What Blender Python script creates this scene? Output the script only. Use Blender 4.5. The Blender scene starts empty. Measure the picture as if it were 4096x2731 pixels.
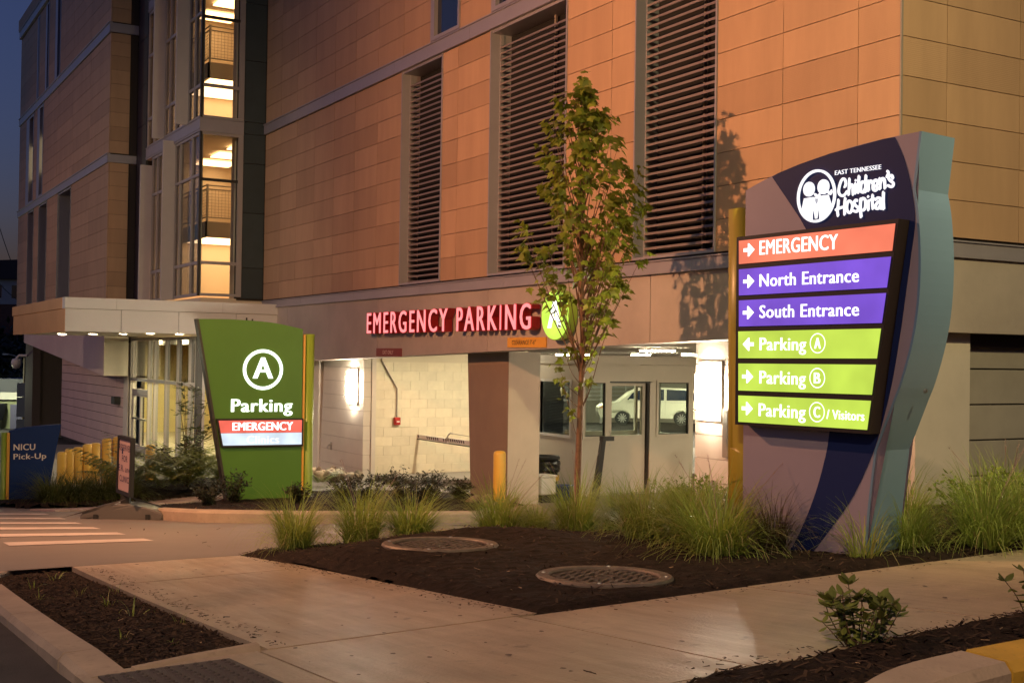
import bpy, bmesh, math, random
from mathutils import Vector, Matrix, noise as mnoise
R = math.radians
PI = math.pi
random.seed(7)
SC = bpy.context.scene
COL = SC.collection

# ------------------------------------------------------------------ camera, world, lamps, exposure
cam_d = bpy.data.cameras.new('camera')
cam = bpy.data.objects.new('camera', cam_d)
COL.objects.link(cam)
YAW, PIT, ROLL = R(-60.1054), R(0.7811), R(0.8183)
_f = Vector((math.sin(YAW) * math.cos(PIT), math.cos(YAW) * math.cos(PIT), math.sin(PIT)))
_r = Vector((math.cos(YAW), -math.sin(YAW), 0))
_u = _r.cross(_f)
_r2 = _r * math.cos(ROLL) + _u * math.sin(ROLL)
_u2 = _u * math.cos(ROLL) - _r * math.sin(ROLL)
cam.matrix_world = Matrix(((_r2.x, _u2.x, -_f.x, 0), (_r2.y, _u2.y, -_f.y, 0), (_r2.z, _u2.z, -_f.z, 2.5), (0, 0, 0, 1)))
cam_d.sensor_width = 36
cam_d.lens = 36 * 4894.5 / 4096
cam_d.clip_start = 0.1
cam_d.clip_end = 1200
SC.camera = cam

world = bpy.data.worlds.new('World')
SC.world = world
world.use_nodes = True
wn = world.node_tree
bg = wn.nodes['Background']
sky = wn.nodes.new('ShaderNodeTexSky')
sky.sky_type = 'NISHITA'
sky.sun_disc = False
sky.sun_elevation = R(-2.5)
sky.sun_rotation = R(200)
sky.ozone_density = 3.0
wn.links.new(sky.outputs[0], bg.inputs[0])
bg.inputs[1].default_value = 1.15

SC.view_settings.view_transform = 'Standard'
SC.view_settings.look = 'None'
SC.view_settings.exposure = 0.0
SC.view_settings.gamma = 1.0
SC.view_settings.use_curve_mapping = False
SC.render.film_transparent = False
try:
    SC.cycles.use_denoising = True
    SC.cycles.max_bounces = 8
    SC.cycles.transparent_max_bounces = 24
    SC.cycles.sample_clamp_indirect = 6.0
    SC.cycles.caustics_reflective = False
    SC.cycles.caustics_refractive = False
except Exception:
    pass

SODIUM_POS, SODIUM_AIM, SODIUM_W = (-14.3, -0.6, 7.7), (-13.4, 10.3, 4.3), 8300
SODIUM_COL = (1.0, 0.45, 0.20)
AMBER_POS, AMBER_AIM, AMBER_W = (-1.2, 6.6, 7.8), (-8.8, 11.5, 4.2), 4200
AMBER_COL = (1.0, 0.80, 0.38)
NEAR_POS, NEAR_AIM, NEAR_W = (2.2, -3.2, 8.6), (-4.6, 2.6, 1.2), 4300
NEAR_COL = (1.0, 0.67, 0.36)
FAR_POS, FAR_AIM, FAR_W = (-20.5, -8.5, 8.2), (-34.5, 7.0, 3.4), 6000
FAR_COL = (1.0, 0.74, 0.50)


def spot(name, pos, aim, watts, col, size, blend, parent=None, radius=0.1):
    l = bpy.data.lights.new(name, 'SPOT')
    l.energy = watts
    l.color = col
    l.spot_size = R(size)
    l.spot_blend = blend
    l.shadow_soft_size = radius
    o = bpy.data.objects.new(name, l)
    COL.objects.link(o)
    o.location = pos
    o.rotation_euler = (Vector(aim) - Vector(pos)).to_track_quat('-Z', 'Y').to_euler()
    if parent:
        adopt(o, parent)
    return o


# ------------------------------------------------------------------ helpers: objects
def wmat(o):
    m = o.matrix_basis.copy()
    if o.parent:
        m = wmat(o.parent) @ o.matrix_parent_inverse @ m
    return m


def adopt(o, p):
    o.parent = p
    o.matrix_parent_inverse = wmat(p).inverted()


def thing(name, label, cat, loc=(0, 0, 0), rz=0.0, group=None):
    o = bpy.data.objects.new(name, None)
    COL.objects.link(o)
    o.empty_display_size = 0.2
    o.location = loc
    o.rotation_euler = (0, 0, rz)
    o['label'] = label
    o['category'] = cat
    if group:
        o['group'] = group
    return o


def tag(o, label, cat, group=None):
    o['label'] = label
    o['category'] = cat
    if group:
        o['group'] = group
    return o


def to_mesh(name, bm, smooth=False):
    me = bpy.data.meshes.new(name)
    bm.to_mesh(me)
    bm.free()
    if smooth:
        me.polygons.foreach_set('use_smooth', [True] * len(me.polygons))
    return me


def place(name, me, mats=None, parent=None, loc=(0, 0, 0), rot=(0, 0, 0), world_space=True):
    o = bpy.data.objects.new(name, me)
    COL.objects.link(o)
    if mats is not None and not me.materials:
        for m in (mats if isinstance(mats, (list, tuple)) else [mats]):
            me.materials.append(m)
    o.location = loc
    o.rotation_euler = rot
    if parent:
        if world_space:
            adopt(o, parent)
        else:
            o.parent = parent
    return o


def obj(name, bm, mats, parent=None, smooth=False, world_space=True, kind=None):
    o = place(name, to_mesh(name, bm, smooth), mats, parent, world_space=world_space)
    if kind:
        o['kind'] = kind
    return o


def clone(root, loc, rz=0.0, label=None, scale=None, group=None):
    def cp(o, p):
        c = o.copy()
        COL.objects.link(c)
        c.parent = p
        for ch in list(o.children):
            cp(ch, c)
        return c
    r = cp(root, None)
    r.location = loc
    r.rotation_euler = (0, 0, rz)
    if label:
        r['label'] = label
    if scale:
        r.scale = scale
    if group:
        r['group'] = group
    return r


# ------------------------------------------------------------------ helpers: shapes
def box(bm, x0, x1, y0, y1, z0, z1, bev=0.0, mi=0):
    if x0 > x1: x0, x1 = x1, x0
    if y0 > y1: y0, y1 = y1, y0
    if z0 > z1: z0, z1 = z1, z0
    vs = [bm.verts.new(p) for p in ((x0, y0, z0), (x1, y0, z0), (x1, y1, z0), (x0, y1, z0), (x0, y0, z1), (x1, y0, z1), (x1, y1, z1), (x0, y1, z1))]
    fs = []
    for q in ((3, 2, 1, 0), (4, 5, 6, 7), (0, 1, 5, 4), (1, 2, 6, 5), (2, 3, 7, 6), (3, 0, 4, 7)):
        f = bm.faces.new([vs[i] for i in q])
        f.material_index = mi
        fs.append(f)
    if bev > 0:
        es = list({e for f in fs for e in f.edges})
        bmesh.ops.bevel(bm, geom=es, offset=bev, segments=1, affect='EDGES')
    return bm


def B(*a, **k):
    return box(bmesh.new(), *a, **k)


def poly_prism(bm, pts, fn, d0, d1, mi=0, side_mi=None):
    """pts: 2D outline; fn(s, z, d) -> 3D point; solid between depths d0 and d1"""
    a = [bm.verts.new(fn(s, z, d0)) for s, z in pts]
    b = [bm.verts.new(fn(s, z, d1)) for s, z in pts]
    f = [bm.faces.new(a), bm.faces.new(list(reversed(b)))]
    n = len(pts)
    for i in range(n):
        q = bm.faces.new((a[i], b[i], b[(i + 1) % n], a[(i + 1) % n]))
        q.material_index = mi if side_mi is None else side_mi
    for q in f:
        q.material_index = mi
    bmesh.ops.triangulate(bm, faces=f)
    bmesh.ops.recalc_face_normals(bm, faces=bm.faces[:])
    return bm


def tube(bm, path, radii, segs=8, cap=True):
    if not isinstance(radii, (list, tuple)):
        radii = [radii] * len(path)
    path = [Vector(p) for p in path]
    rings = []
    n = len(path)
    for i, p in enumerate(path):
        t = (path[min(i + 1, n - 1)] - path[max(i - 1, 0)])
        if t.length < 1e-9:
            t = Vector((0, 0, 1))
        t.normalize()
        ref = Vector((0, 0, 1)) if abs(t.z) < 0.9 else Vector((1, 0, 0))
        a = t.cross(ref).normalized()
        b = t.cross(a).normalized()
        rings.append([bm.verts.new(p + (a * math.cos(2 * PI * k / segs) + b * math.sin(2 * PI * k / segs)) * radii[i]) for k in range(segs)])
    for i in range(n - 1):
        for k in range(segs):
            bm.faces.new((rings[i][k], rings[i][(k + 1) % segs], rings[i + 1][(k + 1) % segs], rings[i + 1][k]))
    if cap:
        bm.faces.new(list(reversed(rings[0])))
        bm.faces.new(rings[-1])
    return bm


def lathe(bm, prof, segs=16, c=(0, 0, 0)):
    rings = []
    for r, z in prof:
        if r < 1e-6:
            rings.append([bm.verts.new((c[0], c[1], c[2] + z))])
        else:
            rings.append([bm.verts.new((c[0] + r * math.cos(2 * PI * k / segs), c[1] + r * math.sin(2 * PI * k / segs), c[2] + z)) for k in range(segs)])
    for a, b in zip(rings[:-1], rings[1:]):
        for k in range(segs):
            k2 = (k + 1) % segs
            if len(a) == 1 and len(b) > 1:
                bm.faces.new((a[0], b[k], b[k2]))
            elif len(b) == 1 and len(a) > 1:
                bm.faces.new((a[k], a[k2], b[0]))
            elif len(a) > 1:
                bm.faces.new((a[k], a[k2], b[k2], b[k]))
    bmesh.ops.recalc_face_normals(bm, faces=bm.faces[:])
    return bm


def catmull(pts, n=6):
    out = []
    P = [pts[0]] + list(pts) + [pts[-1]]
    for i in range(1, len(P) - 2):
        for k in range(n):
            t = k / n
            q = []
            for j in range(len(pts[0])):
                a, b, c, d = P[i - 1][j], P[i][j], P[i + 1][j], P[i + 2][j]
                q.append(0.5 * (2 * b + (c - a) * t + (2 * a - 5 * b + 4 * c - d) * t * t + (3 * b - a - 3 * c + d) * t ** 3))
            out.append(tuple(q))
    out.append(tuple(pts[-1]))
    return out


class Frame:
    """a vertical plane: s along it to the right, z up, d out of it towards the viewer's side"""
    def __init__(self, ox, oy, ex, ey):
        l = math.hypot(ex, ey)
        self.o = Vector((ox, oy, 0)); self.e = Vector((ex / l, ey / l, 0)); self.n = Vector((ey / l, -ex / l, 0))

    def __call__(self, s, z, d=0.0):
        return self.o + self.e * s + self.n * d + Vector((0, 0, z))


FACADE = Frame(0, 10.29, 1, 0)


def fbox(bm, fr, s0, s1, z0, z1, d0, d1, mi=0):
    return poly_prism(bm, [(s0, z0), (s1, z0), (s1, z1), (s0, z1)], fr, d0, d1, mi)


_font_cache = {}


def text_mesh(body, offset=0.012, shear=0.0, space=1.06):
    key = (body, offset, shear, space)
    if key in _font_cache:
        return _font_cache[key]
    cu = bpy.data.curves.new('lettering', 'FONT')
    cu.body = body
    cu.offset = offset
    cu.shear = shear
    cu.space_character = space
    cu.resolution_u = 3
    o = bpy.data.objects.new('lettering', cu)
    COL.objects.link(o)
    dg = bpy.context.evaluated_depsgraph_get()
    me = bpy.data.meshes.new_from_object(o.evaluated_get(dg))
    vs = [v.co.copy() for v in me.vertices]
    fs = [tuple(p.vertices) for p in me.polygons]
    bpy.data.objects.remove(o)
    bpy.data.curves.remove(cu)
    bpy.data.meshes.remove(me)
    _font_cache[key] = (vs, fs)
    return vs, fs


def letters(bm, fr, body, s0, s1, z0, z1, d, depth=0.0, offset=0.012, shear=0.0, space=1.06, ref=None, mi=0):
    """heavier weight comes from a few layered copies, each shifted a hair"""
    if depth == 0 and offset > .003:
        sh = offset * (z1 - z0) * 1.5
        for i, k in enumerate((-1, -.34, .34, 1)):
            letters1(bm, fr, body, s0 + sh * (1 + k), s1 - sh * (1 - k), z0, z1, d + i * .00035, 0, .0, shear, space, ref, mi)
        return bm
    return letters1(bm, fr, body, s0, s1, z0, z1, d, depth, .0, shear, space, ref, mi)


def letters1(bm, fr, body, s0, s1, z0, z1, d, depth=0.0, offset=0.012, shear=0.0, space=1.06, ref=None, mi=0):
    """fit text into s0..s1 and put its baseline at z0, cap height z1-z0"""
    vs, fs = text_mesh(body, offset, shear, space)
    rv, _ = text_mesh(ref or 'E', offset, 0, 1.0)
    capb, capt = min(v.y for v in rv), max(v.y for v in rv)
    mn, mx = min(v.x for v in vs), max(v.x for v in vs)
    kx = (s1 - s0) / (mx - mn)
    kz = (z1 - z0) / (capt - capb)
    front = [bm.verts.new(fr(s0 + (v.x - mn) * kx, z0 + (v.y - capb) * kz, d + depth)) for v in vs]
    newf = []
    for f in fs:
        try:
            q = bm.faces.new([front[i] for i in f])
            q.material_index = mi
            newf.append(q)
        except ValueError:
            pass
    if depth > 0 and newf:
        # side walls from boundary edges
        cnt = {}
        for f in fs:
            for a, b in zip(f, f[1:] + f[:1]):
                cnt[(a, b)] = cnt.get((a, b), 0) + 1
        back = {}
        for (a, b) in list(cnt):
            if (b, a) not in cnt:
                for i in (a, b):
                    if i not in back:
                        v = vs[i]
                        back[i] = bm.verts.new(fr(s0 + (v.x - mn) * kx, z0 + (v.y - capb) * kz, d))
                try:
                    q = bm.faces.new((front[a], back[a], back[b], front[b]))
                    q.material_index = mi + 1
                except ValueError:
                    pass
    return bm


def glyph_boxes(body, offset=0.012, space=1.06):
    """x range of every glyph inside the whole string, normalised to 0..1"""
    vs, _ = text_mesh(body, offset, 0, space)
    mn, mx = min(v.x for v in vs), max(v.x for v in vs)
    out = []
    for i, ch in enumerate(body):
        if ch == ' ':
            continue
        pv, _ = text_mesh(body[:i + 1], offset, 0, space)
        gv, _ = text_mesh(ch, offset, 0, space)
        x1 = max(v.x for v in pv)
        w = max(v.x for v in gv) - min(v.x for v in gv)
        out.append((ch, (x1 - w - mn) / (mx - mn), (x1 - mn) / (mx - mn)))
    return out


# ------------------------------------------------------------------ helpers: materials
MATS = {}


def mat(name, col, rough=0.6, metal=0.0, var=0.0, vscale=3.0, bump=0.0, bscale=60.0, rnd=0.0, spec=0.5, emit=None, es=0.0, col2=None, stretch=None, island=0.0, ribs=0.0, dirt=0.0, coat=0.0, rvar=0.0):
    if name in MATS:
        return MATS[name]
    m = bpy.data.materials.new(name)
    m.use_nodes = True
    nt = m.node_tree
    L = nt.links
    p = nt.nodes['Principled BSDF']
    p.inputs['Base Color'].default_value = (*col, 1)
    p.inputs['Roughness'].default_value = rough
    p.inputs['Metallic'].default_value = metal
    p.inputs['Specular IOR Level'].default_value = spec
    if coat:
        p.inputs['Coat Weight'].default_value = coat
        p.inputs['Coat Roughness'].default_value = 0.12
    if emit:
        p.inputs['Emission Color'].default_value = (*emit, 1)
        p.inputs['Emission Strength'].default_value = es
    geo = nt.nodes.new('ShaderNodeNewGeometry')
    pos = geo.outputs['Position']
    if stretch:
        mp = nt.nodes.new('ShaderNodeMapping')
        mp.inputs['Scale'].default_value = stretch
        L.new(pos, mp.inputs['Vector'])
        pos = mp.outputs['Vector']
    cur = None

    def mixc(fac, a, b, mode='MIX'):
        n = nt.nodes.new('ShaderNodeMix')
        n.data_type = 'RGBA'
        n.blend_type = mode
        for s, v in ((n.inputs['Factor'], fac), (n.inputs['A'], a), (n.inputs['B'], b)):
            if hasattr(v, 'links'):
                L.new(v, s)
            elif isinstance(v, (int, float)):
                s.default_value = v
            else:
                s.default_value = (*v[:3], 1)
        return n.outputs['Result']

    if var or col2:
        nz = nt.nodes.new('ShaderNodeTexNoise')
        nz.inputs['Scale'].default_value = vscale
        nz.inputs['Detail'].default_value = 8
        nz.inputs['Roughness'].default_value = 0.62
        L.new(pos, nz.inputs['Vector'])
        rp = nt.nodes.new('ShaderNodeMapRange')
        rp.inputs['From Min'].default_value = 0.33
        rp.inputs['From Max'].default_value = 0.67
        L.new(nz.outputs['Fac'], rp.inputs['Value'])
        lo = tuple(c * (1 - var) for c in col)
        hi = col2 if col2 else tuple(min(1, c * (1 + var)) for c in col)
        cur = mixc(rp.outputs['Result'], lo, hi)
        if rvar:
            rr = nt.nodes.new('ShaderNodeMapRange')
            rr.inputs['From Min'].default_value = 0.35
            rr.inputs['From Max'].default_value = 0.65
            rr.inputs['To Min'].default_value = rough - rvar
            rr.inputs['To Max'].default_value = rough + rvar
            L.new(nz.outputs['Fac'], rr.inputs['Value'])
            L.new(rr.outputs['Result'], p.inputs['Roughness'])
    if dirt:
        n2 = nt.nodes.new('ShaderNodeTexNoise')
        n2.inputs['Scale'].default_value = vscale * 11
        n2.inputs['Detail'].default_value = 5
        L.new(geo.outputs['Position'], n2.inputs['Vector'])
        r2 = nt.nodes.new('ShaderNodeMapRange')
        r2.inputs['From Min'].default_value = 0.60
        r2.inputs['From Max'].default_value = 0.78
        r2.inputs['To Max'].default_value = dirt
        L.new(n2.outputs['Fac'], r2.inputs['Value'])
        cur = mixc(r2.outputs['Result'], cur if cur is not None else col, tuple(c * 0.35 for c in col))
    if rnd or island:
        src = None
        if island:
            src = geo.outputs['Random Per Island']
            amt = island
        else:
            oi = nt.nodes.new('ShaderNodeObjectInfo')
            src = oi.outputs['Random']
            amt = rnd
        mr = nt.nodes.new('ShaderNodeMapRange')
        mr.inputs['To Min'].default_value = 1 - amt
        mr.inputs['To Max'].default_value = 1 + amt
        L.new(src, mr.inputs['Value'])
        cur = mixc(1.0, cur if cur is not None else col, mr.outputs['Result'], 'MULTIPLY')
    if cur is not None:
        L.new(cur, p.inputs['Base Color'])
    h = None
    if bump:
        nb = nt.nodes.new('ShaderNodeTexNoise')
        nb.inputs['Scale'].default_value = bscale
        nb.inputs['Detail'].default_value = 6
        L.new(pos, nb.inputs['Vector'])
        h = nb.outputs['Fac']
    if ribs:
        sx = nt.nodes.new('ShaderNodeSeparateXYZ')
        L.new(geo.outputs['Position'], sx.inputs[0])
        mu = nt.nodes.new('ShaderNodeMath'); mu.operation = 'MULTIPLY'; mu.inputs[1].default_value = 2 * PI / ribs
        L.new(sx.outputs['Z'], mu.inputs[0])
        si = nt.nodes.new('ShaderNodeMath'); si.operation = 'SINE'
        L.new(mu.outputs[0], si.inputs[0])
        pw = nt.nodes.new('ShaderNodeMapRange')
        pw.inputs['From Min'].default_value = 0.6; pw.inputs['From Max'].default_value = 1.0
        pw.inputs['To Min'].default_value = 1.0; pw.inputs['To Max'].default_value = 0.0
        L.new(si.outputs[0], pw.inputs['Value'])
        h = pw.outputs['Result']
        bump = bump or 0.5
    if h is not None:
        bn = nt.nodes.new('ShaderNodeBump')
        bn.inputs['Strength'].default_value = bump
        bn.inputs['Distance'].default_value = 0.01
        L.new(h, bn.inputs['Height'])
        L.new(bn.outputs['Normal'], p.inputs['Normal'])
    MATS[name] = m
    return m


def glass(name, tint=(0.9, 0.95, 0.93), refl=1.0):
    if name in MATS:
        return MATS[name]
    m = bpy.data.materials.new(name)
    m.use_nodes = True
    nt = m.node_tree
    nt.nodes.clear()
    o = nt.nodes.new('ShaderNodeOutputMaterial')
    t = nt.nodes.new('ShaderNodeBsdfTransparent'); t.inputs[0].default_value = (*tint, 1)
    g = nt.nodes.new('ShaderNodeBsdfGlossy'); g.inputs['Roughness'].default_value = 0.015
    fr = nt.nodes.new('ShaderNodeFresnel'); fr.inputs[0].default_value = 1.5
    mu = nt.nodes.new('ShaderNodeMath'); mu.operation = 'MULTIPLY'; mu.inputs[1].default_value = refl; mu.use_clamp = True
    mx = nt.nodes.new('ShaderNodeMixShader')
    ge = nt.nodes.new('ShaderNodeNewGeometry')
    iv = nt.nodes.new('ShaderNodeMath'); iv.operation = 'SUBTRACT'; iv.inputs[0].default_value = 1.0
    nt.links.new(ge.outputs['Backfacing'], iv.inputs[1])
    m2 = nt.nodes.new('ShaderNodeMath'); m2.operation = 'MULTIPLY'
    nt.links.new(fr.outputs[0], mu.inputs[0]); nt.links.new(mu.outputs[0], m2.inputs[0]); nt.links.new(iv.outputs[0], m2.inputs[1])
    nt.links.new(m2.outputs[0], mx.inputs[0])
    nt.links.new(t.outputs[0], mx.inputs[1]); nt.links.new(g.outputs[0], mx.inputs[2])
    nt.links.new(mx.outputs[0], o.inputs[0])
    MATS[name] = m
    return m


def leafmat(name, col, trans=0.35, island=0.35, rough=0.45, dead=None):
    if name in MATS:
        return MATS[name]
    m = mat(name, col, rough=rough, spec=0.4)
    nt = m.node_tree
    p = nt.nodes['Principled BSDF']
    ge = nt.nodes.new('ShaderNodeNewGeometry')
    rp = nt.nodes.new('ShaderNodeValToRGB')
    el = rp.color_ramp.elements
    el[0].color = (*[c * (1 - island) for c in col], 1); el[0].position = 0
    el[1].color = (*[min(1, c * (1 + island)) for c in col], 1); el[1].position = .88 if dead else 1
    e = el.new(.5); e.color = (*col, 1)
    if dead:
        e = el.new(.91); e.color = (*dead, 1)
    nt.links.new(ge.outputs['Random Per Island'], rp.inputs['Fac'])
    nt.links.new(rp.outputs['Color'], p.inputs['Base Color'])
    out = next(n for n in nt.nodes if n.type == 'OUTPUT_MATERIAL')
    tr = nt.nodes.new('ShaderNodeBsdfTranslucent')
    tr.inputs[0].default_value = (col[0] * 1.3, col[1] * 1.4, col[2], 1)
    mx = nt.nodes.new('ShaderNodeMixShader'); mx.inputs[0].default_value = trans
    nt.links.new(p.outputs[0], mx.inputs[1]); nt.links.new(tr.outputs[0], mx.inputs[2]); nt.links.new(mx.outputs[0], out.inputs[0])
    return m


def emis(name, col, s, uneven=0.0):
    if uneven and name not in MATS:
        m = emis(name, col, s)
        nt = m.node_tree
        geo = nt.nodes.new('ShaderNodeNewGeometry'); nz = nt.nodes.new('ShaderNodeTexNoise'); nz.inputs['Scale'].default_value = 3.2; nz.inputs['Detail'].default_value = 2
        mr = nt.nodes.new('ShaderNodeMapRange')
        for k, v in (('From Min', .3), ('From Max', .7), ('To Min', s * (1 - uneven)), ('To Max', s * (1 + uneven))):
            mr.inputs[k].default_value = v
        nt.links.new(geo.outputs['Position'], nz.inputs['Vector']); nt.links.new(nz.outputs['Fac'], mr.inputs['Value'])
        nt.links.new(mr.outputs['Result'], nt.nodes['Principled BSDF'].inputs['Emission Strength'])
        return m
    return mat(name, tuple(c * .10 for c in col), rough=0.45, emit=col, es=s, spec=.3)


TAN = (0.50, 0.315, 0.19)
M_PANEL = mat('fibre_cement_smooth', TAN, rough=0.62, var=0.07, vscale=1.1, bump=0.05, bscale=300, rnd=0.10, spec=0.3, stretch=(2.6, 2.6, .45))
M_PANELR = mat('fibre_cement_ribbed', (0.49, 0.308, 0.187), rough=0.62, var=0.06, vscale=1.1, ribs=0.0215, bump=0.35, rnd=0.10, spec=0.3, stretch=(2.6, 2.6, .45))
M_DARK = mat('dark_backing', (0.05, 0.038, 0.03), rough=0.9)
M_BLACK = mat('black_shade_sheet', (0.012, 0.012, 0.013), rough=0.9)
M_TRIM = mat('mauve_metal_trim', (0.36, 0.33, 0.36), rough=0.42, metal=0.25, var=0.05, vscale=1.5, rnd=0.04)
M_SLAT = mat('louvre_blade', (0.24, 0.19, 0.185), rough=0.5, metal=0.1, var=0.05, rnd=0.05)
M_CONC = mat('cast_concrete', (0.43, 0.37, 0.32), rough=0.75, var=0.10, vscale=1.1, bump=0.12, bscale=90, dirt=0.12)
M_CONCL = mat('painted_concrete', (0.60, 0.54, 0.47), rough=0.7, var=0.06, vscale=1.6, bump=0.10, bscale=120)
M_BROWN = mat('brown_concrete', (0.26, 0.18, 0.125), rough=0.7, var=0.07, vscale=2, bump=0.15, bscale=160)
M_CMU = mat('cream_block', (0.68, 0.61, 0.46), rough=0.7, var=0.05, vscale=5, bump=0.35, bscale=130, rnd=0.05)
M_MORTAR = mat('cream_mortar', (0.62, 0.55, 0.42), rough=0.85)
M_WHITE = mat('white_metal_panel', (0.70, 0.67, 0.64), rough=0.45, var=0.03, vscale=0.8, spec=0.5)
M_COPPER = mat('polished_fascia', (0.84, 0.47, 0.25), rough=0.22, metal=0.0, spec=.9, var=0.06, vscale=0.9, bump=0.02, bscale=3)
M_WALK = None


def walk_material():
    m = mat('sidewalk_concrete', (0.40, 0.30, 0.235), rough=0.5)
    nt = m.node_tree; L = nt.links
    p = nt.nodes['Principled BSDF']
    geo = nt.nodes.new('ShaderNodeNewGeometry')
    oi = nt.nodes.new('ShaderNodeObjectInfo')

    def noise(scale, detail=6, rough=.6, st=None, dist=0.0):
        n = nt.nodes.new('ShaderNodeTexNoise')
        n.inputs['Scale'].default_value = scale; n.inputs['Detail'].default_value = detail; n.inputs['Roughness'].default_value = rough
        n.inputs['Distortion'].default_value = dist
        if st:
            mp = nt.nodes.new('ShaderNodeMapping'); mp.inputs['Scale'].default_value = st
            L.new(geo.outputs['Position'], mp.inputs['Vector']); L.new(mp.outputs['Vector'], n.inputs['Vector'])
        else:
            L.new(geo.outputs['Position'], n.inputs['Vector'])
        return n.outputs['Fac']

    def rng(v, a, b, c, d):
        r = nt.nodes.new('ShaderNodeMapRange')
        for k, x in zip(('From Min', 'From Max', 'To Min', 'To Max'), (a, b, c, d)):
            r.inputs[k].default_value = x
        L.new(v, r.inputs['Value'])
        return r.outputs['Result']

    def mul(c, f):
        n = nt.nodes.new('ShaderNodeMix'); n.data_type = 'RGBA'; n.blend_type = 'MULTIPLY'; n.inputs['Factor'].default_value = 1
        if hasattr(c, 'links'):
            L.new(c, n.inputs['A'])
        else:
            n.inputs['A'].default_value = (*c, 1)
        L.new(f, n.inputs['B'])
        return n.outputs['Result']
    blot = noise(1.1, 9, .68, None, .6)
    broom = noise(1.0, 5, .7, (2.2, 42, 1))
    streak = noise(1.0, 7, .66, (1.2, 9, 1), .3)
    speck = noise(70, 3, .5)
    spots = noise(9, 4, .55)
    c = mul((.44, .345, .245), rng(blot, .3, .7, .66, 1.20))
    c = mul(c, rng(streak, .3, .7, .90, 1.07))
    c = mul(c, rng(broom, .3, .7, .95, 1.04))
    c = mul(c, rng(spots, .66, .74, 1.0, .60))
    c = mul(c, rng(speck, .62, .75, 1.0, .80))
    c = mul(c, rng(oi.outputs['Random'], 0, 1, .90, 1.08))
    L.new(c, p.inputs['Base Color'])
    L.new(rng(streak, .3, .7, .52, .27), p.inputs['Roughness'])
    ad = nt.nodes.new('ShaderNodeMath'); ad.operation = 'ADD'
    L.new(broom, ad.inputs[0]); L.new(rng(speck, .3, .7, 0, .6), ad.inputs[1])
    b = nt.nodes.new('ShaderNodeBump'); b.inputs['Strength'].default_value = .35; b.inputs['Distance'].default_value = .006
    L.new(ad.outputs[0], b.inputs['Height']); L.new(b.outputs['Normal'], p.inputs['Normal'])
    return m


M_WALK = walk_material()
M_KERB = mat('kerb_concrete', (0.40, 0.31, 0.23), rough=0.7, var=0.18, vscale=2.2, bump=0.35, bscale=60, dirt=0.4)
M_DRIVE = mat('driveway_concrete', (0.19, 0.168, 0.15), rough=0.62, var=0.14, vscale=0.35, bump=0.12, bscale=70, dirt=0.15)
M_ROAD = mat('asphalt', (0.045, 0.04, 0.038), rough=0.8, var=0.3, vscale=3, bump=0.6, bscale=120)
M_MULCH = mat('dark_bark_mulch', (0.021, 0.0135, 0.0095), rough=0.95, var=0.5, vscale=14, bump=0.9, bscale=90, spec=0.15)
M_CHIP = mat('mulch_chip', (0.042, 0.026, 0.017), rough=0.9, island=0.85, spec=0.2)
M_CHIPL = mat('pale_wood_chip', (0.34, 0.22, 0.12), rough=0.8, island=0.35)
M_STRIPE = mat('white_road_paint', (0.52, 0.46, 0.43), rough=0.6, var=0.08, vscale=3, dirt=0.35)
M_YPAINT = mat('yellow_paint', (0.60, 0.36, 0.05), rough=0.55, var=0.14, vscale=5, dirt=0.5, bump=0.2)
M_YELLOW = mat('yellow_bollard_sleeve', (0.72, 0.44, 0.06), rough=0.38, var=0.05, vscale=3)
M_IRON = mat('cast_iron', (0.035, 0.026, 0.02), rough=0.55, metal=0.55, var=0.35, vscale=9, bump=0.2, bscale=80)
M_IRONR = mat('worn_iron_rim', (0.15, 0.115, 0.09), rough=0.55, metal=0.25, var=0.3, vscale=12, bump=0.2, bscale=120)
M_PURP = mat('mauve_sign_paint', (0.28, 0.235, 0.31), rough=0.5, var=0.04, vscale=2, bump=0.03, bscale=400)
M_NAVY = mat('navy_sign_paint', (0.010, 0.019, 0.095), rough=0.5, spec=.2)
M_TEAL = mat('teal_sign_metal', (0.17, 0.28, 0.41), rough=0.42, metal=0.25, var=0.03, vscale=2)
M_FRAME = mat('black_sign_frame', (0.018, 0.012, 0.010), rough=0.4)
M_OCHRE = mat('ochre_post', (0.33, 0.26, 0.03), rough=0.4)
M_GREEN = mat('green_sign_paint', (0.078, 0.215, 0.02), rough=0.45, var=0.04, vscale=2)
M_LIME = mat('lime_post', (0.27, 0.42, 0.05), rough=0.33)
M_ORSTRIP = mat('orange_strip', (0.72, 0.40, 0.06), rough=0.4)
M_BLUE = mat('blue_sign_paint', (0.007, 0.032, 0.15), rough=0.55, spec=.2, var=0.04)
M_PRINT = mat('white_print', (0.78, 0.74, 0.72), rough=0.5)
E_WHITE = emis('lit_white_letter', (1.0, 0.98, 0.94), 1.7)
E_LOGO = emis('lit_logo', (0.98, 0.97, 1.0), 1.15)
E_CORAL = emis('lit_coral_panel', (1.0, 0.235, 0.135), 0.95, .16)
E_VIOLET = emis('lit_violet_panel', (0.21, 0.095, 0.72), 0.92, .16)
E_LIME = emis('lit_lime_panel', (0.62, 0.86, 0.10), 0.92, .16)
E_LIMEW = emis('lit_lime_disc', (0.62, 0.95, 0.10), 1.15, .16)
E_RED = emis('lit_red_face', (1.0, 0.30, 0.30), 1.25)
E_REDRIM = emis('lit_red_edge', (0.85, 0.015, 0.02), 0.8)
M_REDSIDE = mat('red_letter_return', (0.20, 0.008, 0.008), rough=0.4, emit=(0.5, 0.01, 0.01), es=0.10)
E_PINK = emis('lit_red_panel', (1.0, 0.17, 0.12), 0.9, .16)
E_ICE = emis('lit_ice_panel', (0.72, 0.87, 1.0), 1.0, .16)
E_SCONCE = emis('sconce_diffuser', (1.0, 0.88, 0.66), 120.0)
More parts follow.
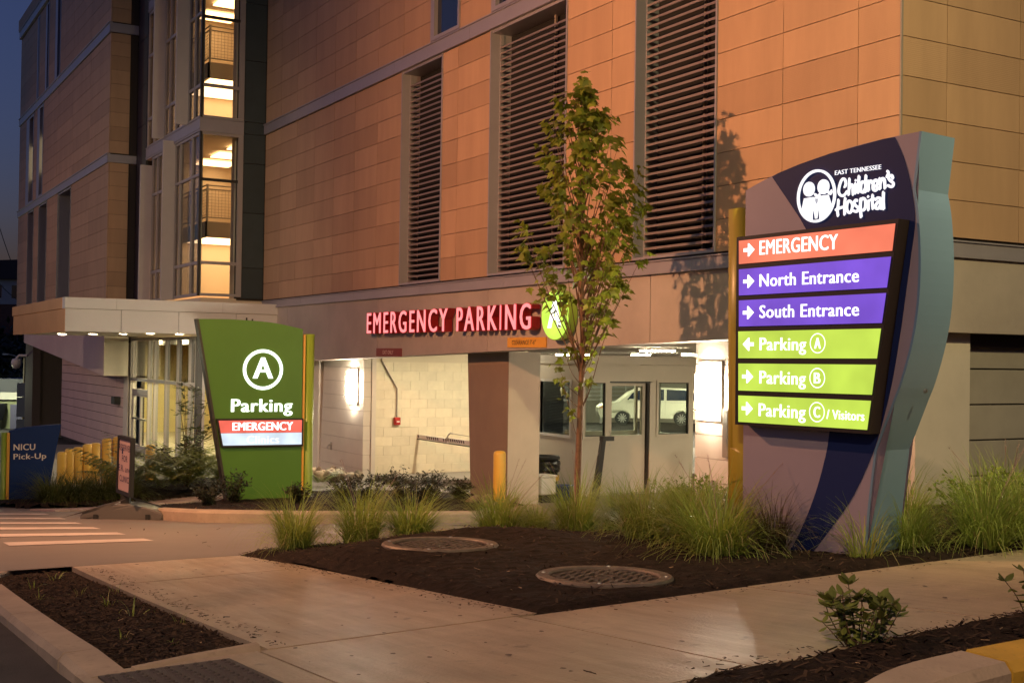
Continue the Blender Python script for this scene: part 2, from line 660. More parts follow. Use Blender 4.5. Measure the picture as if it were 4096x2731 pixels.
E_TUBE = emis('garage_lamp', (1.0, 0.86, 0.58), 300.0)
E_TUBE2 = emis('deep_garage_lamp', (1.0, 0.88, 0.60), 620.0)
E_STAIR = emis('landing_underside_glow', (1.0, 0.58, 0.28), 5.2)
E_STAIR2 = emis('upper_stair_lamp', (1.0, 0.55, 0.25), 6.0)
E_CAN = emis('downlight_lens', (1.0, 0.85, 0.55), 260.0)
E_PEND = emis('pendant_bulb', (1.0, 0.62, 0.25), 60.0)
E_LOBBY = emis('lobby_lamp', (1.0, 0.80, 0.42), 190.0)
M_ALU = mat('window_aluminium', (0.40, 0.36, 0.36), rough=0.4, metal=0.3)
M_BLKALU = mat('black_mullion', (0.03, 0.026, 0.024), rough=0.4)
M_FIN = mat('pale_fin', (0.58, 0.51, 0.49), rough=0.5, var=0.03)
M_TEALP = mat('dark_teal_panel', (0.035, 0.05, 0.058), rough=0.4, var=0.08, rnd=0.12)
M_PLUM = mat('dark_plum_panel', (0.05, 0.035, 0.045), rough=0.5, rnd=0.1)
M_CREAM = mat('cream_plaster', (0.75, 0.63, 0.48), rough=0.8)
M_STEEL = mat('painted_steel', (0.30, 0.26, 0.22), rough=0.5)
M_GLASS = glass('clear_glass')
M_GLASSD = glass('tinted_glass', (0.55, 0.58, 0.60), 1.3)
M_WINBLUE = mat('dark_window_glass', (0.018, 0.025, 0.05), rough=0.05, spec=0.9)
M_BOOTH = mat('booth_grey_paint', (0.58, 0.52, 0.43), rough=0.5, var=0.04, vscale=2)
M_CHROME = mat('bare_metal', (0.55, 0.53, 0.50), rough=0.3, metal=0.9)
M_RUBBER = mat('black_rubber', (0.018, 0.018, 0.018), rough=0.6)
M_BARK = mat('young_bark', (0.16, 0.085, 0.05), rough=0.85, var=0.3, vscale=18, bump=0.5, bscale=60)
M_TWIG = mat('twig', (0.12, 0.075, 0.045), rough=0.85)
L_MAPLE = leafmat('maple_leaf', (0.18, 0.205, 0.026), 0.42, 0.55)
L_GRASS = leafmat('fountain_grass_blade', (0.25, 0.31, 0.075), 0.42, 0.5, dead=(.42, .32, .16))
L_GRASSD = leafmat('shade_toned_grass_blade', (0.10, 0.12, 0.035), 0.3, 0.45)  # darker copy of the grass green, dimness put into the colour
L_SEED = mat('seed_plume', (0.38, 0.25, 0.22), rough=0.9, island=0.25)
L_FERN = leafmat('fern_frond', (0.17, 0.20, 0.04), 0.35, 0.5)
L_AZ = leafmat('azalea_leaf', (0.035, 0.038, 0.016), 0.15, 0.5)
L_BAY = leafmat('bay_leaf', (0.065, 0.08, 0.022), 0.25, 0.5)
L_BRIGHT = leafmat('bright_shrub_leaf', (0.15, 0.21, 0.035), 0.35, 0.4)
L_HYD = leafmat('hydrangea_leaf', (0.17, 0.20, 0.05), 0.3, 0.4)
L_FAR = leafmat('far_foliage', (0.016, 0.024, 0.010), 0.15, 0.5)
M_ROCK = mat('river_rock', (0.27, 0.20, 0.13), rough=0.75, var=0.25, vscale=9, rnd=0.35, bump=0.3, bscale=40)


# ------------------------------------------------------------------ the lie of the land
def sst(a, b, x):
    t = min(1, max(0, (x - a) / (b - a)))
    return t * t * (3 - 2 * t)


def zg(X, Y):
    zF = 1.25 + .083 * (X + 5.13)
    c = .023 - .079 * sst(-6, -16, X)
    z = zF + c * (min(9, max(-1, Y)) - 3.13)
    lo = -.085 + .027 * min(X + 18.5, 0)
    return .5 * (z + lo + math.sqrt((z - lo) ** 2 + .0025))


COVERS = [(-5.88, 4.02, .40, 1.235), (-7.86, 3.95, .42, 1.150)]


def bedz(X, Y):
    z = zg(X, Y) + .16 * math.exp(-((X + 8.2) ** 2 + (Y - 4.4) ** 2))
    for cx, cy, r, cz in COVERS:
        w = 1 - sst(r + .04, r + .42, math.hypot(X - cx, Y - cy))
        if w > 0:
            pz = cz - .030 + .0286 * (X - cx) - .0164 * (Y - cy)
            z += (pz - z) * w - .07 * (math.hypot(X - cx, Y - cy) < r - .04)
    return z


def patch(name, x0, x1, y0, y1, nx, ny, off, m, kind='structure', parent=None, fn=None, skirt=0.0, wob=0.0):
    fn = fn or zg
    bm = bmesh.new()
    V = []
    for i in range(nx + 1):
        row = []
        for j in range(ny + 1):
            x = x0 + (x1 - x0) * i / nx
            y = y0 + (y1 - y0) * j / ny
            row.append(bm.verts.new((x, y, fn(x, y) + off)))
        V.append(row)
    for i in range(nx):
        for j in range(ny):
            bm.faces.new((V[i][j], V[i + 1][j], V[i + 1][j + 1], V[i][j + 1]))
    if skirt:
        loop = [V[i][0] for i in range(nx + 1)] + [V[nx][j] for j in range(1, ny + 1)] + [V[i][ny] for i in range(nx - 1, -1, -1)] + [V[0][j] for j in range(ny - 1, 0, -1)]
        low = [bm.verts.new((v.co.x, v.co.y, v.co.z - skirt)) for v in loop]
        n = len(loop)
        for k in range(n):
            bm.faces.new((loop[k], low[k], low[(k + 1) % n], loop[(k + 1) % n]))
    bmesh.ops.recalc_face_normals(bm, faces=bm.faces[:])
    o = obj(name, bm, m, parent, smooth=False)
    if kind:
        o['kind'] = kind
    return o


# ================================================================== GROUND
patch('ground', -170, 60, -70, 170, 60, 60, -.06, M_ROAD)
patch('driveway', -30, -9.74, -6, 10.3, 60, 50, 0.0, M_DRIVE, fn=zg)
patch('road', -32, 6, -6.0, 0.93, 70, 12, -.03, M_ROAD, fn=lambda x, y: zg(x, y) - .13 * sst(-10.6, -8.9, x))
# crosswalk bars painted on the driveway
cw = thing('crosswalk', 'white barred crosswalk painted across the sloping driveway beside the kerbed island', 'crosswalk', (-15, 2.5, zg(-15, 2.5)))
for x, w, ya, yb in ((-12.15, .42, 1.62, 2.92), (-13.35, .44, 1.70, 2.92), (-14.6, .44, 1.84, 2.92), (-15.95, .46, 2.0, 2.97), (-17.5, .48, 2.2, 3.05), (-19.2, .5, 2.4, 3.12)):
    bm = bmesh.new()
    n = 8
    prev = None
    for k in range(n + 1):
        y = ya + (yb - ya) * k / n
        a = bm.verts.new((x - w / 2, y, zg(x - w / 2, y) + .005)); b = bm.verts.new((x + w / 2, y, zg(x + w / 2, y) + .005))
        if prev:
            bm.faces.new((prev[0], prev[1], b, a))
        prev = (a, b)
    obj('bar', bm, M_STRIPE, cw)
bm = bmesh.new()
for k in range(6):
    x = -12.4; y0 = 5.6 + k * .12
    vs = [bm.verts.new((xx, yy, zg(xx, yy) + .005)) for xx, yy in ((x - .06, y0), (x + .06, y0), (x + .06, y0 + .12), (x - .06, y0 + .12))]
    bm.faces.new(vs)
o = obj('lane_line', bm, M_YPAINT)
o['kind'] = 'structure'

# sidewalks: every slab its own piece with a recessed joint
walk = bpy.data.objects.new('sidewalk', None); COL.objects.link(walk)
walk['kind'] = 'structure'
walk.location = (-5, 3, zg(-5, 3))
patch('bedding', -9.9, -2.4, 1.0, 14.5, 30, 40, -.035, M_MULCH, kind=None, parent=walk)


def slab(x0, x1, y0, y1, g=.008):
    nx = max(1, int((x1 - x0) / .35)); ny = max(1, int((y1 - y0) / .35))
    return patch('slab', x0 + g, x1 - g, y0 + g, y1 - g, nx, ny, random.uniform(-.002, .002), M_WALK, kind=None, parent=walk, skirt=.05)


for a, b in ((-9.74, -8.32), (-8.32, -6.76), (-6.76, -5.17)):
    slab(a, b, 1.76, 3.15)
slab(-5.17, -3.42, 1.72, 3.02)
slab(-5.17, -3.42, .95, 1.72)
slab(-3.42, -1.2, .95, 2.75)
ys = [3.02, 4.44, 5.9, 7.36, 8.82, 10.28, 11.74, 13.2]
for a, b in zip(ys[:-1], ys[1:]):
    slab(-5.14, -3.44, a, b)

# detectable warning panel with truncated domes
tp = thing('tactile_paving', 'dark panel of raised domes set into the kerb ramp', 'tactile paving', (-4.6, 1.2, zg(-4.6, 1.2)))
bm = bmesh.new()
for i in range(10):
    for j in range(5):
        pass
P_ = [(-5.03, 1.02), (-4.0, 1.02), (-4.0, 1.55), (-5.03, 1.55)]
top = [bm.verts.new((x, y, zg(x, y) + .009)) for x, y in P_]
bot = [bm.verts.new((x, y, zg(x, y) - .01)) for x, y in P_]
bm.faces.new(top)
for i in range(4):
    bm.faces.new((top[i], top[(i + 1) % 4], bot[(i + 1) % 4], bot[i]))
M_TACT = mat('tactile_panel', (0.055, 0.045, 0.042), rough=0.5, bump=0.4, bscale=300, dirt=.3)
obj('panel', bm, M_TACT, tp)
dome_me = to_mesh('dome', lathe(bmesh.new(), [(.0135, 0), (.012, .004), (.0075, .0065), (0, .007)], 8), True)
for i in range(17):
    for j in range(9):
        x, y = -4.99 + i * .06, 1.05 + j * .058
        place('dome', dome_me, M_TACT, tp, (x, y, zg(x, y) + .009))


# ------------------------------------------------------------------ mulch beds
def inside(p, poly):
    x, y = p
    c = False
    n = len(poly)
    for i in range(n):
        x1, y1 = poly[i]; x2, y2 = poly[(i + 1) % n]
        if (y1 > y) != (y2 > y) and x < (x2 - x1) * (y - y1) / (y2 - y1) + x1:
            c = not c
    return c


def edge_dist(p, poly):
    best = 9
    x, y = p
    for i in range(len(poly)):
        x1, y1 = poly[i]; x2, y2 = poly[(i + 1) % len(poly)]
        dx, dy = x2 - x1, y2 - y1
        t = max(0, min(1, ((x - x1) * dx + (y - y1) * dy) / (dx * dx + dy * dy + 1e-9)))
        best = min(best, math.hypot(x - x1 - t * dx, y - y1 - t * dy))
    return best


def mulch_bed(name, poly, step, fn, off, chips, pale, amp=.028, wob=.03):
    xs = [p[0] for p in poly]; ys_ = [p[1] for p in poly]
    x0, x1, y0, y1 = min(xs), max(xs), min(ys_), max(ys_)
    nx, ny = int((x1 - x0) / step) + 1, int((y1 - y0) / step) + 1
    bm = bmesh.new()
    V = {}

    def hz(x, y):
        ed = edge_dist((x, y), poly)
        n1 = mnoise.noise((x * 3.1, y * 3.1, 1.7)) * .5 + mnoise.noise((x * 9, y * 9, 3.1)) * .35 + mnoise.noise((x * 25, y * 25, 5.1)) * .25
        return fn(x, y) - .035 + (off + .035) * min(1, ed / .16) + amp * n1 * min(1, .35 + ed / .2)
    for i in range(nx + 1):
        for j in range(ny + 1):
            x = x0 + i * step; y = y0 + j * step
            wx = x + wob * mnoise.noise((x * 6, y * 6, 9)); wy = y + wob * mnoise.noise((x * 6, y * 6, 19))
            if inside((wx, wy), poly):
                V[i, j] = bm.verts.new((x, y, hz(x, y)))
    for (i, j), v in list(V.items()):
        q = [V.get(k) for k in ((i, j), (i + 1, j), (i + 1, j + 1), (i, j + 1))]
        if all(q):
            bm.faces.new(q)
    o = obj(name, bm, M_MULCH)
    o['kind'] = 'structure'
    for cnt, m_, nm, sz in ((chips, M_CHIP, 'bark_chips', 1.0), (pale, M_CHIPL, 'pale_chips', .8)):
        bm = bmesh.new()
        k = 0
        while k < cnt:
            x, y = random.uniform(x0 - .02, x1 + .02), random.uniform(y0 - .02, y1 + .02)
            if not inside((x, y), poly) and random.random() > .01:
                continue
            k += 1
            l = random.uniform(.012, .055) * sz; w = random.uniform(.004, .013) * sz
            a = random.uniform(0, PI); t = random.uniform(-.5, .5)
            c, s_ = math.cos(a), math.sin(a)
            z = hz(x, y) + random.uniform(.002, .012)
            q = []
            for (u, v_, dz) in ((-l / 2, -w / 2, -t * l / 2), (l / 2, -w / 2, t * l / 2), (l / 2, w / 2, t * l / 2 + .002), (-l / 2, w / 2, -t * l / 2 + .002)):
                q.append(bm.verts.new((x + u * c - v_ * s_, y + u * s_ + v_ * c, z + dz)))
            bm.faces.new(q)
        ch = obj(nm, bm, m_)
        ch['kind'] = 'stuff'
    return hz


BED = [(-5.07, 3.05), (-6.2, 3.12), (-7.3, 3.15), (-8.6, 3.11), (-9.75, 3.0), (-9.93, 3.25), (-9.8, 4.2), (-10.5, 5.4), (-12.2, 7.0), (-13.4, 8.3), (-13.5, 10.55), (-9.6, 10.55), (-9.3, 13), (-5.08, 13), (-5.07, 8)]
bed_h = mulch_bed('planting_bed', BED, .05, bedz, .035, 9000, 110)
STRIP = [(-9.76, 1.66), (-9.58, 1.28), (-9.2, 1.12), (-8.5, 1.09), (-5.5, 1.10), (-5.06, 1.16), (-5.18, 1.80), (-6.2, 1.83), (-8.4, 1.80)]
strip_h = mulch_bed('planting_strip', STRIP, .03, zg, -.015, 5200, 26, amp=.02)
RSTRIP = [(-3.48, 2.78), (-3.45, 3.1), (-3.54, 3.5), (-3.53, 4.0), (-3.59, 5), (-3.57, 7), (-3.53, 11), (-2.60, 11), (-2.60, 3.2), (-2.52, 2.8), (-2.38, 2.4), (-2.3, 2.15), (-3.1, 2.1), (-3.36, 2.45)]
rstrip_h = mulch_bed('verge_strip', RSTRIP, .03, zg, .035, 5200, 60, amp=.03)


# stray mulch and grit on the walks
bm = bmesh.new(); bm2 = bmesh.new()
rg_ = random.Random(99)
for k in range(900):
    q = rg_.random()
    if q < .35:
        x, y = rg_.uniform(-9.6, -5.1), 3.12 - abs(rg_.gauss(0, .07))
    elif q < .65:
        x, y = rg_.uniform(-9.5, -5.2), 1.80 + abs(rg_.gauss(0, .06))
    elif q < .80:
        x, y = -5.06 + abs(rg_.gauss(0, .06)), rg_.uniform(3.2, 8.5)
    else:
        x, y = -3.5 - abs(rg_.gauss(0, .07)), rg_.uniform(2.8, 7)
    l = rg_.uniform(.008, .035); w = rg_.uniform(.003, .008); a = rg_.uniform(0, PI); c, s_ = math.cos(a), math.sin(a)
    z = zg(x, y) + .006
    bm.faces.new([bm.verts.new((x + u * c - v * s_, y + u * s_ + v * c, z + rg_.uniform(0, .004))) for u, v in ((-l / 2, -w / 2), (l / 2, -w / 2), (l / 2, w / 2), (-l / 2, w / 2))])
o = obj('stray_chips', bm, M_CHIP); o['kind'] = 'stuff'
for k in range(95):
    if rg_.random() < .6:
        x, y = rg_.uniform(-9.6, -3.5), rg_.uniform(1.85, 3.05)
    else:
        x, y = rg_.uniform(-5.0, -3.55), rg_.uniform(1.2, 9)
    n_ = rg_.randint(4, 7); r_ = rg_.uniform(.004, .016)
    z = zg(x, y) + .0045
    bm2.faces.new([bm2.verts.new((x + r_ * rg_.uniform(.6, 1.2) * math.cos(2 * PI * i / n_), y + r_ * rg_.uniform(.6, 1.2) * math.sin(2 * PI * i / n_), z)) for i in range(n_)])
o = obj('gum_spots', bm2, mat('gum', (.13, .10, .08), rough=.8)); o['kind'] = 'stuff'


# ------------------------------------------------------------------ kerbs
def kerb_run(parent, path, w, h, m, name='kerb_segment', flare=None, n_in=1):
    """path: list of (x, y) along the outer face; the kerb lies to the left of the path"""
    bm = bmesh.new()
    prev = None
    N = len(path)
    for i, (x, y) in enumerate(path):
        a = Vector(path[max(0, i - 1)]); b = Vector(path[min(N - 1, i + 1)])
        t = (b - a).normalized()
        nrm = Vector((-t.y, t.x))
        hh = h if flare is None else h * flare(i / (N - 1))
        z = zg(x, y)
        o = Vector((x, y))
        ix = o + nrm * w
        rz = .022
        ring = [(o.x, o.y, z - .2), (o.x, o.y, z + hh - .03), (o.x + nrm.x * rz, o.y + nrm.y * rz, z + hh), (ix.x - nrm.x * .008, ix.y - nrm.y * .008, z + hh + .004), (ix.x, ix.y, z + hh - .008), (ix.x, ix.y, z - .2)]
        r_ = [bm.verts.new(p) for p in ring]
        if prev:
            for k in range(5):
                bm.faces.new((prev[k], r_[k], r_[k + 1], prev[k + 1]))
        else:
            bm.faces.new(r_)
        prev = r_
    bm.faces.new(list(reversed(prev)))
    bmesh.ops.recalc_face_normals(bm, faces=bm.faces[:])
    return obj(name, bm, m, parent)


def lerp_path(pts, n):
    out = []
    for a, b in zip(pts[:-1], pts[1:]):
        for k in range(n):
            out.append((a[0] + (b[0] - a[0]) * k / n, a[1] + (b[1] - a[1]) * k / n))
    out.append(pts[-1])
    return out


k1 = bpy.data.objects.new('kerb', None); COL.objects.link(k1); k1['kind'] = 'structure'; k1.location = (-7, 1, zg(-7, 1))
kp = lerp_path([(-10.1, 1.55), (-9.95, 1.25), (-9.6, 1.03), (-9.2, .97), (-8.6, .96)], 3)
kerb_run(k1, kp, .17, .0, M_KERB, flare=lambda t: 1)
for a, b in ((-8.6, -7.1), (-7.1, -5.56)):
    kerb_run(k1, lerp_path([(a + .006, .96), (b - .006, .96)], 8), .17, .035, M_KERB)
kerb_run(k1, lerp_path([(-5.55, .96), (-5.05, .98)], 6), .17, .035, M_KERB, flare=lambda t: 1 - .9 * t)
kerb_run(k1, [(-5.05, 1.18), (-5.16, 1.45), (-5.24, 1.76)], .05, .012, M_KERB)

k2 = bpy.data.objects.new('painted_kerb', None); COL.objects.link(k2); k2['kind'] = 'structure'; k2.location = (-2.6, 4, zg(-2.6, 4))
kerb_run(k2, catmull([(-2.22, 2.2), (-2.32, 2.5), (-2.41, 2.8), (-2.45, 3.16)], 6), .18, .13, M_KERB, flare=lambda t: .25 + .75 * sst(0, .8, t))
for a, b in ((3.17, 6.3), (6.31, 9.3), (9.31, 11)):
    kerb_run(k2, lerp_path([(-2.45, a), (-2.45, b)], 8), .18, .13, M_YPAINT)

# kerbed island with its own mulch
ISL_OUT = [(-20.6, 5.55), (-19.5, 4.55), (-18.6, 4.28), (-17.5, 4.25), (-16.55, 4.45), (-16.15, 4.95), (-16.0, 5.9), (-16.05, 7.2), (-16.35, 8.5), (-16.75, 9.6), (-17.2, 10.5)]
k3 = bpy.data.objects.new('island_kerb', None); COL.objects.link(k3); k3['kind'] = 'structure'; k3.location = (-16.2, 7, 0)
ip = catmull(ISL_OUT, 5)
for a, b in ((0, 16), (16, 31), (31, len(ip) - 1)):
    kerb_run(k3, ip[a:b + 1], .17, .155, M_KERB)


def islz(x, y):
    return zg(x, y) + .10 + .10 * sst(0, 1.2, x + 16.2 + 0) * 0


ISL = [(-20.4, 5.75), (-19.45, 4.75), (-18.55, 4.46), (-17.5, 4.43), (-16.65, 4.6), (-16.32, 5.02), (-16.18, 5.9), (-16.23, 7.2), (-16.52, 8.5), (-16.92, 9.6), (-17.35, 10.45), (-19.9, 10.55), (-20.9, 9.9), (-21.6, 8.6), (-21.6, 6.8)]
isl_h = mulch_bed('island_bed', ISL, .09, lambda x, y: zg(x, y) + .10, .06, 2500, 12, amp=.03)
NB = [(-21.5, 3.4), (-22.2, 2.7), (-23.8, 2.75), (-25.6, 4.2), (-26.8, 6.2), (-27.0, 8.3), (-24.4, 8.4), (-23.3, 7.0), (-22.1, 5.2)]
nb_h = mulch_bed('corner_bed', NB, .12, lambda x, y: zg(x, y) + .03, .05, 700, 0, amp=.03)
# paver border by the corner bed
pv = bpy.data.objects.new('paver_path', None); COL.objects.link(pv); pv['kind'] = 'structure'; pv.location = (-22, 5, zg(-22, 5))
pts = [(-21.0, 3.15), (-21.7, 4.5), (-22.6, 5.75), (-23.6, 7.2), (-24.3, 8.5)]
pp_ = lerp_path(pts, 5)
M_PAVER = mat('paver', (0.40, 0.31, 0.28), rough=.75, var=.12, rnd=.12, dirt=.2)
for i in range(len(pp_) - 1):
    a, b = Vector(pp_[i]), Vector(pp_[i + 1])
    t = (b - a).normalized(); nn = Vector((t.y, -t.x)) * -1
    bm = bmesh.new()
    q = [a + t * .006, b - t * .006, b - t * .006 + nn * -.62, a + t * .006 + nn * -.62]
    tp_ = [bm.verts.new((p.x, p.y, zg(p.x, p.y) + .022)) for p in q]
    bt_ = [bm.verts.new((p.x, p.y, zg(p.x, p.y) - .03)) for p in q]
    bm.faces.new(tp_)
    for k in range(4):
        bm.faces.new((tp_[k], bt_[k], bt_[(k + 1) % 4], tp_[(k + 1) % 4]))
    obj('paver', bm, M_PAVER, pv)


# ------------------------------------------------------------------ covers in the bed
def manhole(label, x, y, r, z):
    n = Vector((-.0286, .0164, 1)).normalized()
    rot = Vector((0, 0, 1)).rotation_difference(n)
    t = thing('manhole_cover', label, 'manhole cover', (x, y, z), group='iron covers in the mulch bed')
    t.rotation_mode = 'QUATERNION'
    t.rotation_quaternion = rot @ Matrix.Rotation(.5, 3, 'Z').to_quaternion()
    bm = bmesh.new()
    lathe(bm, [(r - .085, -.05), (r - .085, .012), (r - .075, .022), (r - .012, .022), (r, .010), (r, -.05)], 56)
    place('rim', to_mesh('rim', bm), M_IRONR, t, world_space=False)
    bm = bmesh.new()
    lathe(bm, [(0, .004), (r - .09, .004), (r - .09, -.05)], 56)
    place('lid', to_mesh('lid', bm), M_IRON, t, world_space=False)
    bm = bmesh.new()
    rr = r - .12
    st = .062
    k = int(rr / st) + 1
    for i in range(-k, k + 1):
        for j in range(-k, k + 1):
            cx, cy = i * st, j * st
            if math.hypot(cx, cy) > rr:
                continue
            if math.hypot(cx, cy) < .07:
                continue
            if (i + j) % 2 == 0:
                box(bm, cx - .027, cx + .027, cy - .011, cy + .011, .0035, .013)
            else:
                box(bm, cx - .011, cx + .011, cy - .027, cy + .027, .0035, .013)
    lathe(bm, [(.045, .004), (.045, .014), (.058, .014), (.058, .004)], 20)
    o = place('tread_bars', to_mesh('tread_bars', bm), M_IRONR, t, world_space=False)
    o['kind'] = 'stuff'
    for a in (.4, 1.97, 3.54, 5.11):
        bm = bmesh.new()
        lathe(bm, [(0, .026), (.012, .026), (.014, .018)], 8, ((r - .045) * math.cos(a), (r - .045) * math.sin(a), 0))
        place('bolt', to_mesh('bolt', bm), M_CHROME, t, world_space=False)


manhole('round iron manhole cover nearer to the sidewalk, with pale worn rim', -5.88, 4.02, .40, 1.235)
manhole('darker round iron manhole cover beside the row of grasses', -7.86, 3.95, .42, 1.150)


# ================================================================== STREET LAMPS (they stand outside the frame and light the place)
def street_lamp(label, base, head, aim, watts, col, size, blend):
    t = thing('street_lamp', label, 'street lamp', (base[0], base[1], zg(*base)), group='street lamps round the entrance')
    z0 = zg(*base)
    bm = bmesh.new()
    tube(bm, [(base[0], base[1], z0), (base[0], base[1], head[2] + .15)], [.09, .06], 12)
    obj('pole', bm, M_STEEL, t, True)
    bm = bmesh.new()
    tube(bm, [(base[0], base[1], head[2] + .05), ((base[0] + head[0]) / 2, (base[1] + head[1]) / 2, head[2] + .25), (head[0], head[1], head[2] + .16)], .035, 8)
    obj('arm', bm, M_STEEL, t, True)
    bm = bmesh.new()
    box(bm, head[0] - .3, head[0] + .3, head[1] - .14, head[1] + .14, head[2] + .06, head[2] + .2, .03)
    obj('lamp_head', bm, M_STEEL, t)
    bm = bmesh.new()
    box(bm, head[0] - .2, head[0] + .2, head[1] - .1, head[1] + .1, head[2] + .02, head[2] + .06)
    obj('lens', bm, emis('lamp_lens_' + label.split()[0], col, 12), t)
    spot('lamp', head, aim, watts, col, size, blend, t, .12)
    return t


street_lamp('orange sodium street lamp by the driveway, beyond the crosswalk', (-14.3, -2.2), SODIUM_POS, SODIUM_AIM, SODIUM_W, SODIUM_COL, 150, .85)
street_lamp('amber street lamp beside the sidewalk at the end wall', (.3, 6.8), AMBER_POS, AMBER_AIM, AMBER_W, AMBER_COL, 120, .8)
street_lamp('street lamp on the near side of the road, behind the viewpoint', (3.2, -4.0), NEAR_POS, NEAR_AIM, NEAR_W, NEAR_COL, 62, .85)
street_lamp('distant orange street lamp farther along the road at the left', (-50, -8.2), (-49.5, -7.0, 8.5), (-45, 7.7, 2.5), 1900, (1.0, .54, .30), 120, .9)
street_lamp('far street lamp across the road, facing the canopy', (-19.6, -9.6), FAR_POS, FAR_AIM, FAR_W, FAR_COL, 58, .8)

# ================================================================== PARKING GARAGE
GAR = thing('parking_garage', 'tan panelled parking garage with tall louvred openings over a concrete entrance beam', 'parking garage', (-18, 12, -.08))
ZR = [3.925, 4.352, 4.785, 5.22, 5.655, 6.09, 6.53, 6.965, 7.40, 7.835, 8.235]
ZU = [8.52, 8.97, 9.40, 9.83, 10.26, 10.69, 11.12, 11.55, 11.98, 12.37]
_pm = {}


def panel(parent, w, h, m, loc, axis='x', ribbed=False):
    g = .0045
    key = (round(w, 3), round(h, 3), axis, m.name)
    if key not in _pm:
        bm = bmesh.new()
        if axis == 'x':
            box(bm, g, w - g, 0, .03, g, h - g)
        elif axis == '-x':
            box(bm, g, w - g, -.03, 0, g, h - g)
        else:
            box(bm, -.03, 0, g, w - g, g, h - g)
        me = to_mesh('panel', bm)
        me.materials.append(m)
        _pm[key] = me
    return place('panel', _pm[key], None, parent, (loc[0], loc[1] + random.uniform(-.0015, .0015), loc[2]))


RIB = {(i, j) for i in range(40) for j in range(20) if (i * 7 + j * 5 + (i * j) % 3) % 4 == 0}


def panel_grid(parent, xs, zs, y, axis='x', x=None, rows_for=None, m2=None):
    for i in range(len(xs) - 1):
        for j in range(len(zs) - 1):
            if rows_for and j >= rows_for(xs[i], xs[i + 1]):
                continue
            m = M_PANELR if (i, j) in RIB else M_PANEL
            if axis == 'x':
                panel(parent, xs[i + 1] - xs[i], zs[j + 1] - zs[j], m, (xs[i], y, zs[j]))
            else:
                panel(parent, xs[i + 1] - xs[i], zs[j + 1] - zs[j], m, (x, xs[i], zs[j]), 'y')


panel_grid(GAR, [-31, -29.8, -28.62, -27.38, -26.15, -24.93, -23.7, -22.5], ZR, 10.29)
panel_grid(GAR, [-20.65, -20.03, -18.8], ZR, 10.29)
panel_grid(GAR, [-16.27, -15.03, -14.44], ZR, 10.29)
panel_grid(GAR, [-12.58, -11.33, -10.09, -9.46], ZR, 10.29)
panel_grid(GAR, [-31, -29.8, -28.62, -27.38, -26.15, -24.93, -23.7, -22.44, -21.2], ZU, 10.29, rows_for=lambda a, b: int(max(1, min(9, (10.0 + (-(a + b) / 2 - 22) * .24 - 8.3) / .43))))
panel_grid(GAR, [-19.98, -18.78], ZU, 10.29, rows_for=lambda a, b: 2)
panel_grid(GAR, [10.32, 11.02, 12.26, 13.5, 14.74], [3.93] + ZR[1:10], None, 'y', x=-9.46, rows_for=lambda a, b: 8)
# the rest of the skin, joined: too high or too far round to tell panels apart
bm = bmesh.new()
for a, b in ((-31, -28.6), (-28.6, -26.1), (-26.1, -23.7), (-23.7, -21.2)):
    box(bm, a + .01, b - .01, 10.295, 10.32, 12.0, 12.37)
for a, b in ((-17.55, -15), (-15, -12.5), (-12.5, -9.47)):
    for j in range(9):
        box(bm, a + .01, b - .01, 10.295, 10.32, ZU[j] + .008, ZU[j + 1] - .008)
for j in range(8):
    for a, b in ((14.76, 16), (16, 18.5), (18.5, 21)):
        box(bm, -9.49, -9.463, a + .008, b - .008, ZR[j] + .008, ZR[j + 1] - .008)
for j in range(16):
    for a, b in ((10.32, 13.5), (13.5, 17), (17, 21)):
        box(bm, -9.49, -9.463, a + .008, b - .008, 7.42 + j * .433, 7.84 + j * .433)
o = obj('outer_cladding', bm, M_PANEL, GAR); o['kind'] = 'stuff'
# backing walls
bm = bmesh.new()
for a, b in ((-31, -22.5), (-20.65, -18.8), (-16.27, -14.44), (-12.58, -9.5)):
    box(bm, a + .005, b - .005, 10.33, 10.6, 3.9, 8.3)
box(bm, -31, -21.2, 10.33, 10.6, 8.3, 16.4)
box(bm, -19.98, -18.78, 10.33, 10.6, 8.3, 16.4)
box(bm, -17.55, -9.5, 10.33, 10.6, 8.3, 16.4)
box(bm, -21.2, -19.98, 10.33, 10.6, 12.2, 16.4)
box(bm, -18.78, -17.55, 10.33, 10.6, 12.2, 16.4)
box(bm, -9.75, -9.5, 10.62, 21, 3.0, 16.4)
box(bm, -31, -9.77, 10.62, 11.2, 8.3, 8.6)
obj('backing_wall', bm, M_DARK, GAR)
obj('roof', B(-31, -9.47, 10.3, 30, 16.41, 16.7), M_TRIM, GAR)
# corner edge strip
obj('corner_trim', B(-9.468, -9.448, 10.282, 10.31, 3.93, 12.3), M_STEEL, GAR)
